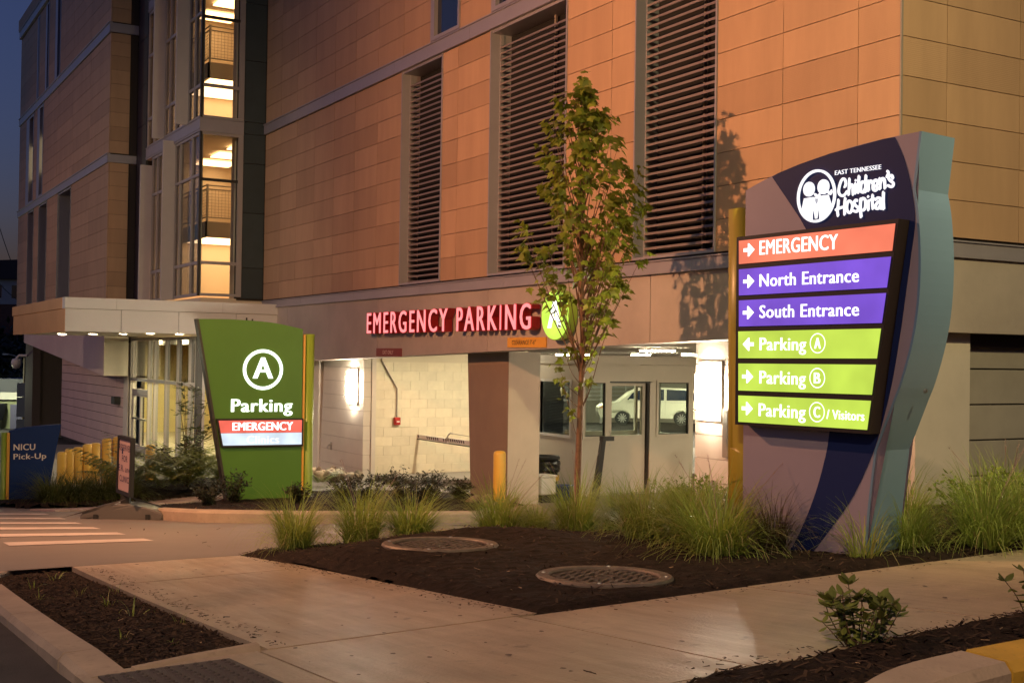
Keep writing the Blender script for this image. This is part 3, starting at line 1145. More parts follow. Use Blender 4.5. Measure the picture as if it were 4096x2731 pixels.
# floor band in segments, and the flashing over the beam
seg = [-31.0, -29.35, -26.05, -22.78, -19.5, -16.2, -12.9, -9.44]
for a, b in zip(seg[:-1], seg[1:]):
    bm = bmesh.new()
    box(bm, a + .003, b - .003, 10.235, 10.33, 8.245, 8.485)
    box(bm, a + .003, b - .003, 10.21, 10.33, 8.487, 8.512)
    obj('trim_band', bm, M_TRIM, GAR)
seg2 = [-30.9, -28.0, -24.7, -21.4, -18.1, -14.85, -13.0, -9.44]
for a, b in zip(seg2[:-1], seg2[1:]):
    bm = bmesh.new()
    box(bm, a + .003, b - .003, 10.225, 10.33, 3.70, 3.872)
    box(bm, a + .003, b - .003, 10.20, 10.33, 3.874, 3.892)
    box(bm, a + .003, b - .003, 10.20, 10.222, 3.70, 3.735)
    obj('flashing', bm, M_TRIM, GAR)
for a, b in ((10.33, 13.4), (13.4, 17), (17, 21)):
    bm = bmesh.new()
    box(bm, -9.5, -9.40, a + .003, b - .003, 3.70, 3.872)
    box(bm, -9.5, -9.375, a + .003, b - .003, 3.874, 3.892)
    box(bm, -9.398, -9.375, a + .003, b - .003, 3.70, 3.75)
    obj('flashing', bm, M_TRIM, GAR)


# louvres
def louvre(parent, x0, x1, z0, z1, y, jamb, jw, pitch=.107, mj=M_TRIM):
    fr = bmesh.new()
    box(fr, x0 + .002, x0 + .03, y - .012, y + jamb + .3, z0, z1)            # left jamb
    box(fr, x1 - .03, x1 - .002, y - .02, y + jamb + .3, z0, z1)            # right jamb
    box(fr, x0 + .03, x1 - .03, y - .01, y + jamb + .3, z0, z0 + .035)
    box(fr, x0 + .03, x1 - .03, y + .01, y + jamb + .3, z1 - .05, z1)
    lv = obj('louvre', fr, mj, parent)
    bm = bmesh.new()
    box(bm, x0 + .0305, x0 + jw, y + jamb, y + jamb + .06, z0 + .036, z1 - .051)
    obj('inner_jamb', bm, mj, lv)
    obj('shade_sheet', B(x0 + .04, x1 - .04, y + jamb + .22, y + jamb + .28, z0 + .04, z1 - .06), M_BLACK, lv)  # black sheet stands in for the unlit depth behind the blades
    mid = x0 + jw + (x1 - x0 - jw) * .64
    obj('stanchion', B(mid - .02, mid + .02, y + jamb + .13, y + jamb + .17, z0 + .04, z1 - .06), M_STEEL, lv)
    bm = bmesh.new()
    prof = [(0, 0), (0, .034), (.012, .034), (.10, .046), (.10, .041), (.016, .026), (.010, 0)]
    w = x1 - x0 - jw - .035
    a = [bm.verts.new((0, p[0], p[1])) for p in prof]
    b = [bm.verts.new((w, p[0], p[1])) for p in prof]
    for i in range(len(prof)):
        bm.faces.new((a[i], b[i], b[(i + 1) % len(prof)], a[(i + 1) % len(prof)]))
    bm.faces.new(list(reversed(a))); bm.faces.new(b)
    bmesh.ops.recalc_face_normals(bm, faces=bm.faces[:])
    me = to_mesh('slat', bm); me.materials.append(M_SLAT)
    n = int((z1 - z0 - .16) / pitch)
    for k in range(n):
        place('slat', me, None, lv, (x0 + jw + .002, y + jamb + .0, z0 + .05 + k * pitch))
    return lv


louvre(GAR, -22.5, -20.65, 3.93, 8.24, 10.29, .17, .05)
louvre(GAR, -18.8, -16.27, 3.93, 8.24, 10.29, .18, .05)
louvre(GAR, -14.44, -12.58, 3.93, 8.24, 10.29, .17, .05)


def window(parent, x0, x1, z0, z1, y, fw=.07, m=M_ALU, g=M_WINBLUE, depth=.12):
    bm = bmesh.new()
    box(bm, x0, x0 + fw * 2.2, y - .02, y + depth, z0, z1)
    box(bm, x1 - fw, x1, y - .02, y + depth, z0, z1)
    box(bm, x0 + fw * 2.2, x1 - fw, y - .02, y + depth, z0, z0 + fw)
    box(bm, x0 + fw * 2.2, x1 - fw, y - .02, y + depth, z1 - fw, z1)
    w = obj('window', bm, m, parent)
    obj('pane', B(x0 + fw * 2.2, x1 - fw, y + depth * .5, y + depth * .6, z0 + fw, z1 - fw), g, w)
    return w


window(GAR, -21.19, -19.99, 8.56, 12.2, 10.29)
window(GAR, -18.77, -17.56, 8.56, 12.2, 10.29)

# entrance beam: its underside rises to the right with the ground


def beam_bot(x):
    return 2.78 + .027 * (x + 12.3)


be = [-30.9, -29.0, -23.45, -18.7, -13.95, -9.46]
for a, b in zip(be[:-1], be[1:]):
    bm = bmesh.new()
    pts = [(a + .006, beam_bot(a)), (b - .006, beam_bot(b)), (b - .006, 3.70), (a + .006, 3.70)]
    poly_prism(bm, pts, FACADE, .035, -.42)
    obj('beam_panel', bm, M_CONC, GAR)
obj('beam_core', poly_prism(bmesh.new(), [(-30.9, beam_bot(-30.9) + .02), (-9.8, beam_bot(-9.8) + .02), (-9.8, 3.9), (-30.9, 3.9)], FACADE, -.03, -.40), M_DARK, GAR)
for a, b in ((10.72, 14), (14, 17.5), (17.5, 21)):
    bm = bmesh.new()
    box(bm, -9.85, -9.425, a + .005, b - .005, 2.86, 3.70)
    obj('beam_panel', bm, M_CONC, GAR)
# end wall under the beam: corner column and set-back wall with grooves
obj('corner_column', B(-10.05, -9.62, 10.75, 11.64, .2, 2.86), M_CONCL, GAR)
M_CONCG = mat('weathered_panel', (0.34, 0.31, 0.27), rough=.75, var=.1, vscale=1.5, bump=.12)
for k in range(6):
    z = .35 + k * .42
    bm = bmesh.new()
    box(bm, -10.0, -9.78, 11.66, 16, z + .008, z + .412, .006)
    obj('wall_course', bm, M_CONCG, GAR)
obj('end_wall', B(-10.3, -9.86, 11.66, 21, .1, 2.86), M_DARK, GAR)
bm = bmesh.new()
box(bm, -9.77, -9.70, 11.67, 16.2, 2.70, 2.86)
obj('door_head', bm, M_DARK, GAR)

# tapering column between the two lanes
bm = bmesh.new()
yc0, yc1 = 10.64, 11.29
pf = [(-19.93, -.3), (-18.6, -.3), (-18.6, beam_bot(-18.6)), (-20.14, beam_bot(-20.1))]
fr = Frame(0, 10.64, 1, 0)
poly_prism(bm, pf, fr, 0, -.64)
obj('column', bm, M_CONCL, GAR)
bm = bmesh.new()
poly_prism(bm, [(-19.92, -.3), (-18.603, -.3), (-18.603, beam_bot(-18.6) - .002), (-20.13, beam_bot(-20.1) - .002)], fr, .012, .001)
obj('brown_face', bm, M_BROWN, GAR)  # thin darker brown sheet on this one side of the column


# grooved concrete piers either side of the lanes
def pier(x0b, x0t, x1, y, z0, zt, n, h, th, nm='concrete_course'):
    for k in range(n):
        za, zb = z0 + k * h, z0 + (k + 1) * h
        zb = min(zb, zt)
        if zb - za < .03:
            continue
        f = lambda z: x0b + (x0t - x0b) * (z - z0) / (zt - z0)
        bm = bmesh.new()
        poly_prism(bm, [(f(za), za + .010), (x1, za + .010), (x1, zb - .004), (f(zb), zb - .004)], Frame(0, y, 1, 0), 0, -th)
        obj(nm, bm, M_CONCL, GAR)
    bm = bmesh.new()
    poly_prism(bm, [(x0b + .03, z0 - .4), (x1 - .015, z0 - .4), (x1 - .015, zt), (x0t + .03, zt)], Frame(0, y, 1, 0), -.012, -th + .01)
    obj('pier_core', bm, M_CONC, GAR)


pier(-27.72, -27.5, -25.09, 10.66, -.335, 2.44, 9, .322, .18)
pier(-13.42, -13.42, -11.9, 10.66, .21, 2.78, 9, .32, .2)
obj('jamb_panel', B(-28.6, -27.74, 10.62, 10.9, -.5, 2.4), M_CONCL, GAR)
obj('pier_return', B(-11.9, -11.6, 10.70, 16, .0, 2.9), M_CONCL, GAR)
obj('conduit_plate', B(-12.78, -12.66, 10.60, 10.655, 1.22, 1.86, .01), M_STEEL, GAR)

# block wall inside the exit lane: every block a piece
bl, bh = .43, .2085
bx = -25.12
me_full = to_mesh('block', B(-.03, 0, .003, bl - .003, .003, bh - .003, .003)); me_full.materials.append(M_CMU)
me_half = to_mesh('block', B(-.03, 0, .003, bl / 2 - .003, .003, bh - .003, .003)); me_half.materials.append(M_CMU)
for r in range(13):
    z = -.13 + r * bh - bh
    y = 10.95
    if r % 2:
        place('block', me_half, None, GAR, (bx, y, z)); y += bl / 2
    while y < 14.6:
        place('block', me_full, None, GAR, (bx + random.uniform(-.001, .001), y, z)); y += bl
obj('block_core', B(-25.5, bx - .006, 10.85, 14.9, -.5, 2.75), M_MORTAR, GAR)
obj('pilaster', B(-25.3, -25.06, 10.845, 10.945, -.4, 2.45), M_CONCL, GAR)

# garage interior
bm = bmesh.new()
box(bm, -62, -9.9, 10.75, 48, 2.80, 3.05)
obj('ceiling', bm, M_CONCL, GAR)
patch('garage_floor', -62, -9.9, 10.3, 48, 40, 24, .003, M_DRIVE, fn=lambda x, y: zg(x, y) - .012 * max(0, y - 22))
bm = bmesh.new()
box(bm, -62, -10, 45, 45.3, -2, 3)
box(bm, -62, -61.7, 11.5, 45, -2, 3)
obj('far_wall', bm, M_CONCL, GAR)
# raised walk along the block wall
bm = bmesh.new()
bm2 = [bm.verts.new((x, y, zg(x, y) + h)) for h in (-.3, .13) for x, y in ((-25.08, 10.95), (-23.7, 11.0), (-22.0, 13.0), (-22.0, 20), (-25.08, 20))]
bm.faces.new(bm2[5:])
for k in range(5):
    bm.faces.new((bm2[k], bm2[(k + 1) % 5], bm2[5 + (k + 1) % 5], bm2[5 + k]))
bmesh.ops.recalc_face_normals(bm, faces=bm.faces[:])
o = obj('raised_walk', bm, M_DRIVE); o['kind'] = 'structure'
for x, y in ((-22.8, 12.3), (-23.5, 17.5), (-15.5, 15.5), (-14, 22), (-30, 27), (-38, 30), (-44, 37), (-36, 40), (-50, 33), (-43.5, 31.5), (-41.5, 34.5), (-57, 36)):
    lt = thing('strip_light', 'white strip light fixed to the garage ceiling', 'light', (x, y, 2.75), group='strip lights on the garage ceiling')
    obj('housing', B(x - .65, x + .65, y - .08, y + .08, 2.74, 2.80), M_WHITE, lt)
    obj('tube', B(x - .6, x + .6, y - .06, y + .06, 2.70, 2.739), E_TUBE if y < 20 else E_TUBE2, lt)
# white railing with bright openings on the far side of the garage
rail = thing('garage_railing', 'white slatted railing across the far side of the garage', 'railing', (-60, 36, -1.3))
for k in range(6):
    obj('rail', B(-60, -59.95, 28, 44.6, .1 + k * .24, .17 + k * .24), M_WHITE, rail)
for k in range(10):
    obj('post', B(-60.1, -60.01, 28 + k * 1.8, 28.09 + k * 1.8, -1.4, 1.5), M_WHITE, rail)


# ================================================================== WALL LAMPS, LETTER SIGN AND SMALL SIGNS ON THE GARAGE
def sconce(label, x, y, z0, z1, w):
    t = thing('wall_lamp', label, 'wall lamp', (x, y, z0), group='lit wall lamps on the concrete piers')
    obj('back_plate', B(x - w / 2 - .05, x + w / 2 + .05, y, y - .03, z0 - .06, z1 + .06, .006), M_STEEL, t)
    obj('diffuser', B(x - w / 2, x + w / 2, y - .03, y - .13, z0 + .10, z1 - .10, .015), E_SCONCE, t)
    obj('end_glass', B(x - w / 2 + .03, x + w / 2 - .03, y - .031, y - .11, z1 - .097, z1), E_SCONCE, t)
    obj('end_glass', B(x - w / 2 + .03, x + w / 2 - .03, y - .031, y - .11, z0, z0 + .097), E_SCONCE, t)
    bm = bmesh.new()
    box(bm, x - w / 2 - .012, x + w / 2 + .012, y - .03, y - .145, z0 + .09, z0 + .105)
    box(bm, x - w / 2 - .012, x + w / 2 + .012, y - .03, y - .145, z1 - .105, z1 - .09)
    obj('bracket', bm, M_STEEL, t)


sconce('glowing box wall lamp on the grooved pier left of the exit lane', -25.62, 10.658, 1.46, 2.16, .40)
sconce('glowing box wall lamp on the grooved pier beside the big sign post', -13.08, 10.658, 1.74, 2.44, .40)

es = thing('letter_sign', 'red lit channel letters EMERGENCY PARKING standing off the concrete beam', 'letter sign', (-20.2, 10.2, 2.95))
FL = Frame(0, 10.255, 1, 0)
for word, a, b in (('EMERGENCY', -23.58, -19.86), ('PARKING', -19.52, -16.9)):
    for ch, t0, t1 in glyph_boxes(word, .0, 1.12):
        s0, s1 = a + (b - a) * t0, a + (b - a) * t1
        bm = bmesh.new()
        letters(bm, FL, ch, s0 - .010, s1 - .030, 2.965, 3.395, .03, depth=.16)
        letters(bm, FL, ch, s0 + .030, s1 + .010, 2.966, 3.394, .031, depth=.1585)
        letters(bm, FL, ch, s0 + .010, s1 - .010, 2.9655, 3.3945, .0305, depth=.159)
        L_ = obj('letter', bm, [E_REDRIM, M_REDSIDE], es)
        bm = bmesh.new()
        letters(bm, FL, ch, s0 + .004, s1 - .004, 2.973, 3.387, .193, offset=.026)
        obj('lit_face', bm, E_RED, L_)
dsc = thing('letter_sign', 'round lime lit disc sign with white letter A behind the tree', 'letter sign', (-16.21, 10.15, 2.79))
bm = bmesh.new()
circ = [(-16.2 + .405 * math.cos(2 * PI * k / 48), 3.185 + .395 * math.sin(2 * PI * k / 48)) for k in range(48)]
poly_prism(bm, circ, FL, .02, .17)
obj('can', bm, M_LIME, dsc)
bm = bmesh.new()
circ2 = [(-16.2 + .395 * math.cos(2 * PI * k / 48), 3.185 + .385 * math.sin(2 * PI * k / 48)) for k in range(48)]
poly_prism(bm, circ2, FL, .172, .180)
obj('lit_face', bm, E_LIMEW, dsc)
bm = bmesh.new()
letters(bm, FL, 'A', -16.41, -15.99, 2.98, 3.40, .184, offset=.05)
obj('letter', bm, E_WHITE, dsc)
sg = thing('plate_sign', 'small dark red plate sign reading EXIT ONLY on the beam', 'sign', (-22.84, 10.24, 2.5))
obj('plate', fbox(bmesh.new(), FL, -23.46, -22.22, 2.50, 2.665, .003, .02), mat('dark_red_plate', (0.22, 0.035, 0.03), rough=.5), sg)
bm = bmesh.new(); letters(bm, FL, 'EXIT ONLY', -23.12, -22.60, 2.545, 2.622, .023, offset=.006)
obj('lettering', bm, mat('faded_print', (0.78, 0.55, 0.48)), sg)
sg = thing('plate_sign', 'small orange plate sign reading CLEARANCE below the lime disc', 'sign', (-17.33, 10.24, 2.68))
obj('plate', fbox(bmesh.new(), FL, -17.96, -16.71, 2.68, 2.845, .003, .02), mat('orange_plate', (0.80, 0.40, 0.045), rough=.5), sg)
bm = bmesh.new(); letters(bm, FL, "CLEARANCE 7'-6\"", -17.80, -17.02, 2.725, 2.80, .023, offset=.008, shear=.18)
obj('lettering', bm, M_FRAME, sg)


def hose_bib(label, x, y, z):
    t = thing('hose_bib', label, 'tap', (x, y, z), group='taps on the concrete piers')
    obj('plate', B(x - .045, x + .045, y, y - .012, z - .09, z + .09, .004), M_STEEL, t)
    bm = bmesh.new(); tube(bm, [(x, y - .01, z + .02), (x, y - .07, z + .02), (x, y - .085, z - .02), (x, y - .085, z - .05)], .014, 8)
    obj('spout', bm, M_CHROME, t)
    bm = bmesh.new(); tube(bm, [(x - .035, y - .055, z + .045), (x + .035, y - .055, z + .045)], .01, 6)
    obj('handle', bm, M_CHROME, t)


hose_bib('metal wall tap low on the pier left of the exit lane', -26.95, 10.655, .39)
hose_bib('metal wall tap low on the pier beside the ochre post', -13.0, 10.655, .80)

cb = thing('call_box', 'small red call box with grey conduit on the cream block wall', 'call box', (-25.1, 11.47, 1.0))
obj('case', B(-25.115, -25.02, 11.40, 11.54, .97, 1.14, .012), mat('red_box', (0.38, 0.02, 0.015), rough=.4), cb)
obj('label_plate', B(-25.019, -25.015, 11.44, 11.51, 1.03, 1.06), M_PRINT, cb)
bm = bmesh.new(); tube(bm, [(-25.09, 11.47, 1.14), (-25.09, 11.47, 1.78), (-25.09, 11.09, 2.40), (-25.09, 11.05, 2.75)], .017, 8)
obj('conduit', bm, M_STEEL, cb)

ga = thing('barrier_arm', 'black and white striped barrier arm across the exit lane', 'barrier', (-21.0, 12.0, -.1))
FA = Frame(0, 12.0, 1, 0)
bm = bmesh.new(); fbox(bm, FA, -25.75, -23.63, .655, .745, 0, -.04); fbox(bm, FA, -23.58, -21.05, .67, .762, 0, -.04)
obj('arm', bm, M_PRINT, ga)
bm = bmesh.new()
for k in range(15):
    s = -25.62 + k * .105 + (.24 if k > 6 else 0) + (.18 if k > 12 else 0)
    if k in (6,):
        continue
    poly_prism(bm, [(s, .735), (s + .05, .735), (s + .085, .675), (s + .035, .675)], FA, .004, .001)
for k in range(10):
    s = -23.5 + k * .1 + (.3 if k > 6 else 0)
    poly_prism(bm, [(s, .75), (s + .05, .75), (s + .085, .69), (s + .035, .69)], FA, .004, .001)
obj('stripe', bm, M_FRAME, ga)
bm = bmesh.new(); fbox(bm, FA, -25.76, -21.0, .635, .654, .01, -.05)
obj('rubber_edge', bm, M_RUBBER, ga)
bm = bmesh.new(); tube(bm, [(-23.68, 12.02, .745), (-23.60, 12.02, .83), (-23.5, 12.02, .87), (-23.40, 12.02, .865)], .017, 6); tube(bm, [(-23.42, 12.02, .865), (-21.2, 12.02, .83)], .007, 6)
obj('tie_rod', bm, M_STEEL, ga)
obj('cabinet', B(-21.3, -20.95, 11.7, 12.0, -.2, 1.05, .01), M_YELLOW, ga)
obj('fixing', B(-23.67, -23.52, 11.985, 11.96 + .06, .69, .76), M_STEEL, ga)

# ------------------------------------------------------------------ attendant booth
bo = thing('attendant_booth', 'grey attendant booth with sliding door and windows inside the entry lane', 'booth', (-20.5, 14, -.18))
X0, X1, Y0b, Y1b = -21.3, -19.5, 12.74, 15.42
zb0, zb1, zr = -.18, 2.40, 2.57
FX = Frame(-19.5, 0, 0, 1)      # +X wall, s is y


def wall_with_holes(fr, s0, s1, z0, z1, holes, th):
    bm = bmesh.new()
    ss = sorted({s0, s1} | {h[0] for h in holes} | {h[1] for h in holes})
    for a, b in zip(ss[:-1], ss[1:]):
        col = sorted([h for h in holes if h[0] <= a + 1e-6 and h[1] >= b - 1e-6], key=lambda h: h[2])
        z = z0
        for h in col:
            if h[2] > z + 1e-6:
                fbox(bm, fr, a, b, z, h[2], 0, -th)
            z = h[3]
        if z1 > z + 1e-6:
            fbox(bm, fr, a, b, z, z1, 0, -th)
    return bm


hx = [(12.83, 13.29, 1.03, 2.05), (13.40, 14.40, -.10, 2.08), (14.56, 15.30, 1.04, 2.06)]
obj('side_wall', wall_with_holes(FX, Y0b, Y1b, zb0, zb1, hx, .06), M_BOOTH, bo)
FYb = Frame(0, Y0b, 1, 0)
hy = [(-20.98, -19.87, 1.03, 2.05)]
obj('front_wall', wall_with_holes(FYb, X0, X1 - .06, zb0, zb1, hy, .06), M_BOOTH, bo)
FXb = Frame(X0, 0, 0, 1)
obj('back_wall', wall_with_holes(FXb, Y0b + .06, Y1b - .06, zb0, zb1, [(12.9, 13.95, 1.0, 2.05), (14.05, 15.30, 1.0, 2.05)], .06), M_BOOTH, bo)
FYe = Frame(0, Y1b, 1, 0)
obj('end_wall', wall_with_holes(FYe, X0, X1 - .06, zb0, zb1, [(-21.15, -20.75, 1.0, 2.05), (-20.65, -19.65, 1.0, 2.05)], .06), M_BOOTH, bo)
obj('roof', B(X0 - .05, X1 + .03, Y0b - .05, Y1b + .04, zb1 + .008, zr), M_BOOTH, bo)
obj('base', B(X0 + .02, X1 - .02, Y0b + .02, Y1b - .02, -.5, zb0), M_CONC, bo)
obj('floor', B(X0 + .06, X1 - .07, Y0b + .06, Y1b - .06, zb0 + .003, -.10), M_STEEL, bo)
for (a, b, c, d) in (hx[0], hx[2]):
    bm = bmesh.new()
    for (p, q, r, s) in ((a - .05, a, c - .05, d + .05), (b, b + .05, c - .05, d + .05), (a, b, c - .06, c), (a, b, d, d + .05)):
        fbox(bm, FX, p, q, r, s, .02, -.05)
    w = obj('window', bm, M_BOOTH, bo)
    bm = bmesh.new()
    for (p, q, r, s) in ((a, a + .02, c, d), (b - .02, b, c, d), (a + .02, b - .02, c, c + .015), (a + .02, b - .02, d - .015, d)):
        fbox(bm, FX, p, q, r, s, -.012, -.04)
    obj('gasket', bm, M_RUBBER, w)
    obj('pane', fbox(bmesh.new(), FX, a + .02, b - .02, c + .015, d - .015, -.025, -.03), M_GLASS, w)
a, b, c, d = -20.98, -19.87, 1.03, 2.05
bm = bmesh.new()
for (p, q, r, s) in ((a - .04, a, c - .04, d + .05), (b, b + .04, c - .04, d + .05), (a, b, c - .05, c), (a, b, d, d + .05)):
    fbox(bm, FYb, p, q, r, s, .02, -.05)
w = obj('window', bm, M_WHITE, bo)
obj('pane', fbox(bmesh.new(), FYb, a, b, c, d, -.02, -.025), M_GLASSD, w)
bm = bmesh.new()
for k in range(34):
    z = c + .02 + k * .03
    fbox(bm, FYb, a + .02, a + .74, z, z + .022, -.075, -.078)
o = obj('blind', bm, mat('dark_blind', (0.085, 0.075, 0.062), rough=.6), w)
for (p, q) in ((12.9, 13.95), (14.05, 15.30)):
    obj('pane', fbox(bmesh.new(), FXb, p, q, 1.0, 2.05, -.03, -.034), M_GLASS, bo)
for (p, q) in ((-21.15, -20.75), (-20.65, -19.65)):
    obj('pane', fbox(bmesh.new(), FYe, p, q, 1.0, 2.05, -.03, -.034), M_GLASS, bo)
# sliding door, set back a little, the gap's shade built as a black strip
da, db, dc, dd = 13.43, 14.30, -.09, 2.05
bm = wall_with_holes(FX, da, db, dc, dd, [(13.50, 14.23, 1.03, 1.99)], .035)
for v in bm.verts:
    v.co.x -= .075
dr = obj('door', bm, M_BOOTH, bo)
bm = fbox(bmesh.new(), FX, 13.50, 14.23, 1.03, 1.99, -.09, -.094)
obj('pane', bm, M_GLASS, dr)
bm = bmesh.new(); tube(bm, [(-19.575, 13.455, 1.12), (-19.54, 13.455, 1.09), (-19.54, 13.455, .97), (-19.575, 13.455, .94)], .008, 6)
obj('handle', bm, M_CHROME, dr)
obj('lock', B(-19.574, -19.56, 13.445, 13.475, .84, .88), M_CHROME, dr)
obj('door_track', B(-19.63, -19.49, 13.40, 14.40, 2.055, 2.08), M_BLKALU, bo)
obj('gap_shade_strip', B(-19.64, -19.515, 14.31, 14.345, -.09, 2.05), M_BLKALU, bo)
obj('door_jamb', B(-19.55, -19.49, 14.35, 14.40, -.10, 2.08), M_BOOTH, bo)
obj('counter', B(X0 + .07, X0 + .6, Y0b + .08, Y1b - .1, .88, .92), M_BOOTH, bo)
obj('threshold', B(-19.6, -19.47, 13.40, 14.40, -.14, -.10), M_CHROME, bo)

# things by the booth
bn = thing('litter_bin', 'black litter bin with bag beside the grey column', 'bin', (-19.45, 11.95, -.1))
bm = bmesh.new(); lathe(bm, [(0, 0), (.19, 0), (.235, .72), (.26, .73), (.265, .78), (.24, .80), (.225, .74), (.0, .62)], 20, (-19.45, 11.95, -.1))
obj('body', bm, M_RUBBER, bn, True)
bm = bmesh.new(); lathe(bm, [(.262, .70), (.272, .66), (.262, .60), (.268, .55), (.250, .50)], 20, (-19.45, 11.95, -.1))
obj('bag', bm, mat('black_bag', (.012, .012, .012), rough=.22, bump=.8, bscale=25), bn)
bm = bmesh.new(); lathe(bm, [(.242, .34), (.252, .44)], 12, (-19.45, 11.95, -.1))
obj('yellow_label', bm, M_YELLOW, bn)
bx_ = thing('storage_box', 'white lidded storage box in front of the black bin', 'box', (-18.9, 11.55, -.1))
obj('body', B(-19.05, -18.72, 11.40, 11.72, .06, .37, .015), M_WHITE, bx_)
obj('lid', B(-19.07, -18.70, 11.38, 11.74, .375, .41, .008), M_WHITE, bx_)
obj('stand', B(-19.0, -18.76, 11.45, 11.7, -.09, .058), M_RUBBER, bx_)
bk = thing('bucket', 'blue plastic bucket on the floor by the booth', 'bucket', (-19.05, 12.1, -.1))
bm = bmesh.new(); lathe(bm, [(0, .01), (.13, .0), (.17, .27), (.18, .275), (.18, .285), (.165, .28), (.125, .02), (0, .02)], 18, (-19.05, 12.1, -.1))
obj('body', bm, mat('blue_plastic', (.015, .06, .32), rough=.4), bk, True)
ps = thing('ticket_post', 'dark leaning ticket post behind the tree trunk', 'post', (-18.6, 12.62, -.08))
bm = bmesh.new()
poly_prism(bm, [(12.52, -.08), (12.64, -.08), (12.78, 1.0), (12.70, 1.0)], Frame(-18.7, 0, 0, 1), 0, -.09)
obj('body', bm, M_RUBBER, ps)
obj('head', B(-18.8, -18.68, 12.70, 12.95, 1.0, 1.08), M_RUBBER, ps)

# ------------------------------------------------------------------ minivan deep in the garage
van = thing('minivan', 'white minivan parked inside the garage beyond the booth windows', 'minivan', (-47.0, 34.7, -.57))
FV = Frame(-46.97, 34.66, .497, .867)        # side facing the booth; s runs rearwards
M_VAN = mat('white_car_paint', (0.75, 0.70, 0.58), rough=.28, coat=.4)
body = [(-2.42, -.22), (-2.5, .0), (-2.48, .22), (-2.3, .36), (-1.55, .48), (-.95, .95), (-.55, 1.13), (.3, 1.2), (1.6, 1.17), (2.2, 1.08), (2.42, .55), (2.5, .3), (2.48, -.2), (1.85, -.3)]
arch = lambda cx: [(cx + .40 * math.cos(a), -.24 + .40 * math.sin(a)) for a in [PI * k / 10 for k in range(11)]]
low = [(1.83, -.3)] + [(1.43 + .40 * math.cos(PI * k / 10), -.25 + .40 * math.sin(PI * k / 10)) for k in range(11)] + [(-1.37 + .40 * math.cos(PI * k / 10), -.25 + .40 * math.sin(PI * k / 10)) for k in range(11)]
outl = body[:13] + low
bm = bmesh.new(); poly_prism(bm, outl, FV, 0, -1.85)
obj('body', bm, M_VAN, van)
for pts in ([(-1.15, .62), (-.88, .95), (-.55, 1.06), (-.38, 1.08), (-.38, .60)], [(-.30, .60), (-.30, 1.09), (.60, 1.12), (.60, .60)], [(.72, .60), (.72, 1.12), (1.55, 1.09), (2.02, .98), (2.15, .62)]):
    bm = bmesh.new(); poly_prism(bm, pts, FV, .012, .001)
    obj('side_window', bm, M_WINBLUE, van)
for cx in (-1.37, 1.43):
    c = FV(cx, -.25, 0)
    bm = bmesh.new()
    poly_prism(bm, [(cx + .33 * math.cos(2 * PI * k / 28), -.25 + .33 * math.sin(2 * PI * k / 28)) for k in range(28)], FV, .01, -.2)
    wh = obj('wheel', bm, M_RUBBER, van)
    bm = bmesh.new()
    for k in range(10):
        a = 2 * PI * k / 10
        poly_prism(bm, [(cx + .04 * math.cos(a - .5), -.25 + .04 * math.sin(a - .5)), (cx + .215 * math.cos(a - .13), -.25 + .215 * math.sin(a - .13)), (cx + .215 * math.cos(a + .13), -.25 + .215 * math.sin(a + .13)), (cx + .04 * math.cos(a + .5), -.25 + .04 * math.sin(a + .5))], FV, .02, .011)
    poly_prism(bm, [(cx + .06 * math.cos(2 * PI * k / 10), -.25 + .06 * math.sin(2 * PI * k / 10)) for k in range(10)], FV, .026, .012)
    obj('rim', bm, M_CHROME, wh)
bm = bmesh.new(); poly_prism(bm, [(-2.47, .20), (-2.28, .33), (-1.95, .36), (-2.3, .20)], FV, .012, .001)
obj('headlight', bm, mat('amber_lens', (.7, .3, .12), rough=.2), van)
bm = bmesh.new(); poly_prism(bm, [(2.3, .25), (2.36, .62), (2.43, .5), (2.49, .28)], FV, .012, .001)
obj('tail_light', bm, mat('red_lens', (.5, .03, .02), rough=.2), van)
bm = bmesh.new(); poly_prism(bm, [(-1.05, .56), (-.85, .56), (-.85, .66), (-1.05, .66)], FV, .16, .02)
obj('mirror', bm, M_VAN, van)
bm = bmesh.new()
fbox(bm, FV, -.345, -.335, -.1, .6, .004, .001); fbox(bm, FV, .655, .665, -.1, 1.12, .004, .001); fbox(bm, FV, -.3, 2.0, .50, .51, .004, .001)
obj('door_seam', bm, M_STEEL, van)


# ================================================================== STAIR TOWER
ST = thing('stair_tower', 'glazed stair tower with lit landings, dark teal panels and pale fins', 'stair tower', (-34, 10, -.3))
TX, TY = -31.0, 8.57
LEVELS = [(3.98, 8.18), (8.53, 12.55), (12.9, 16.3)]


def bars(parent, m, lst, name='mullion'):
    for b in lst:
        obj(name, B(*b), m, parent)


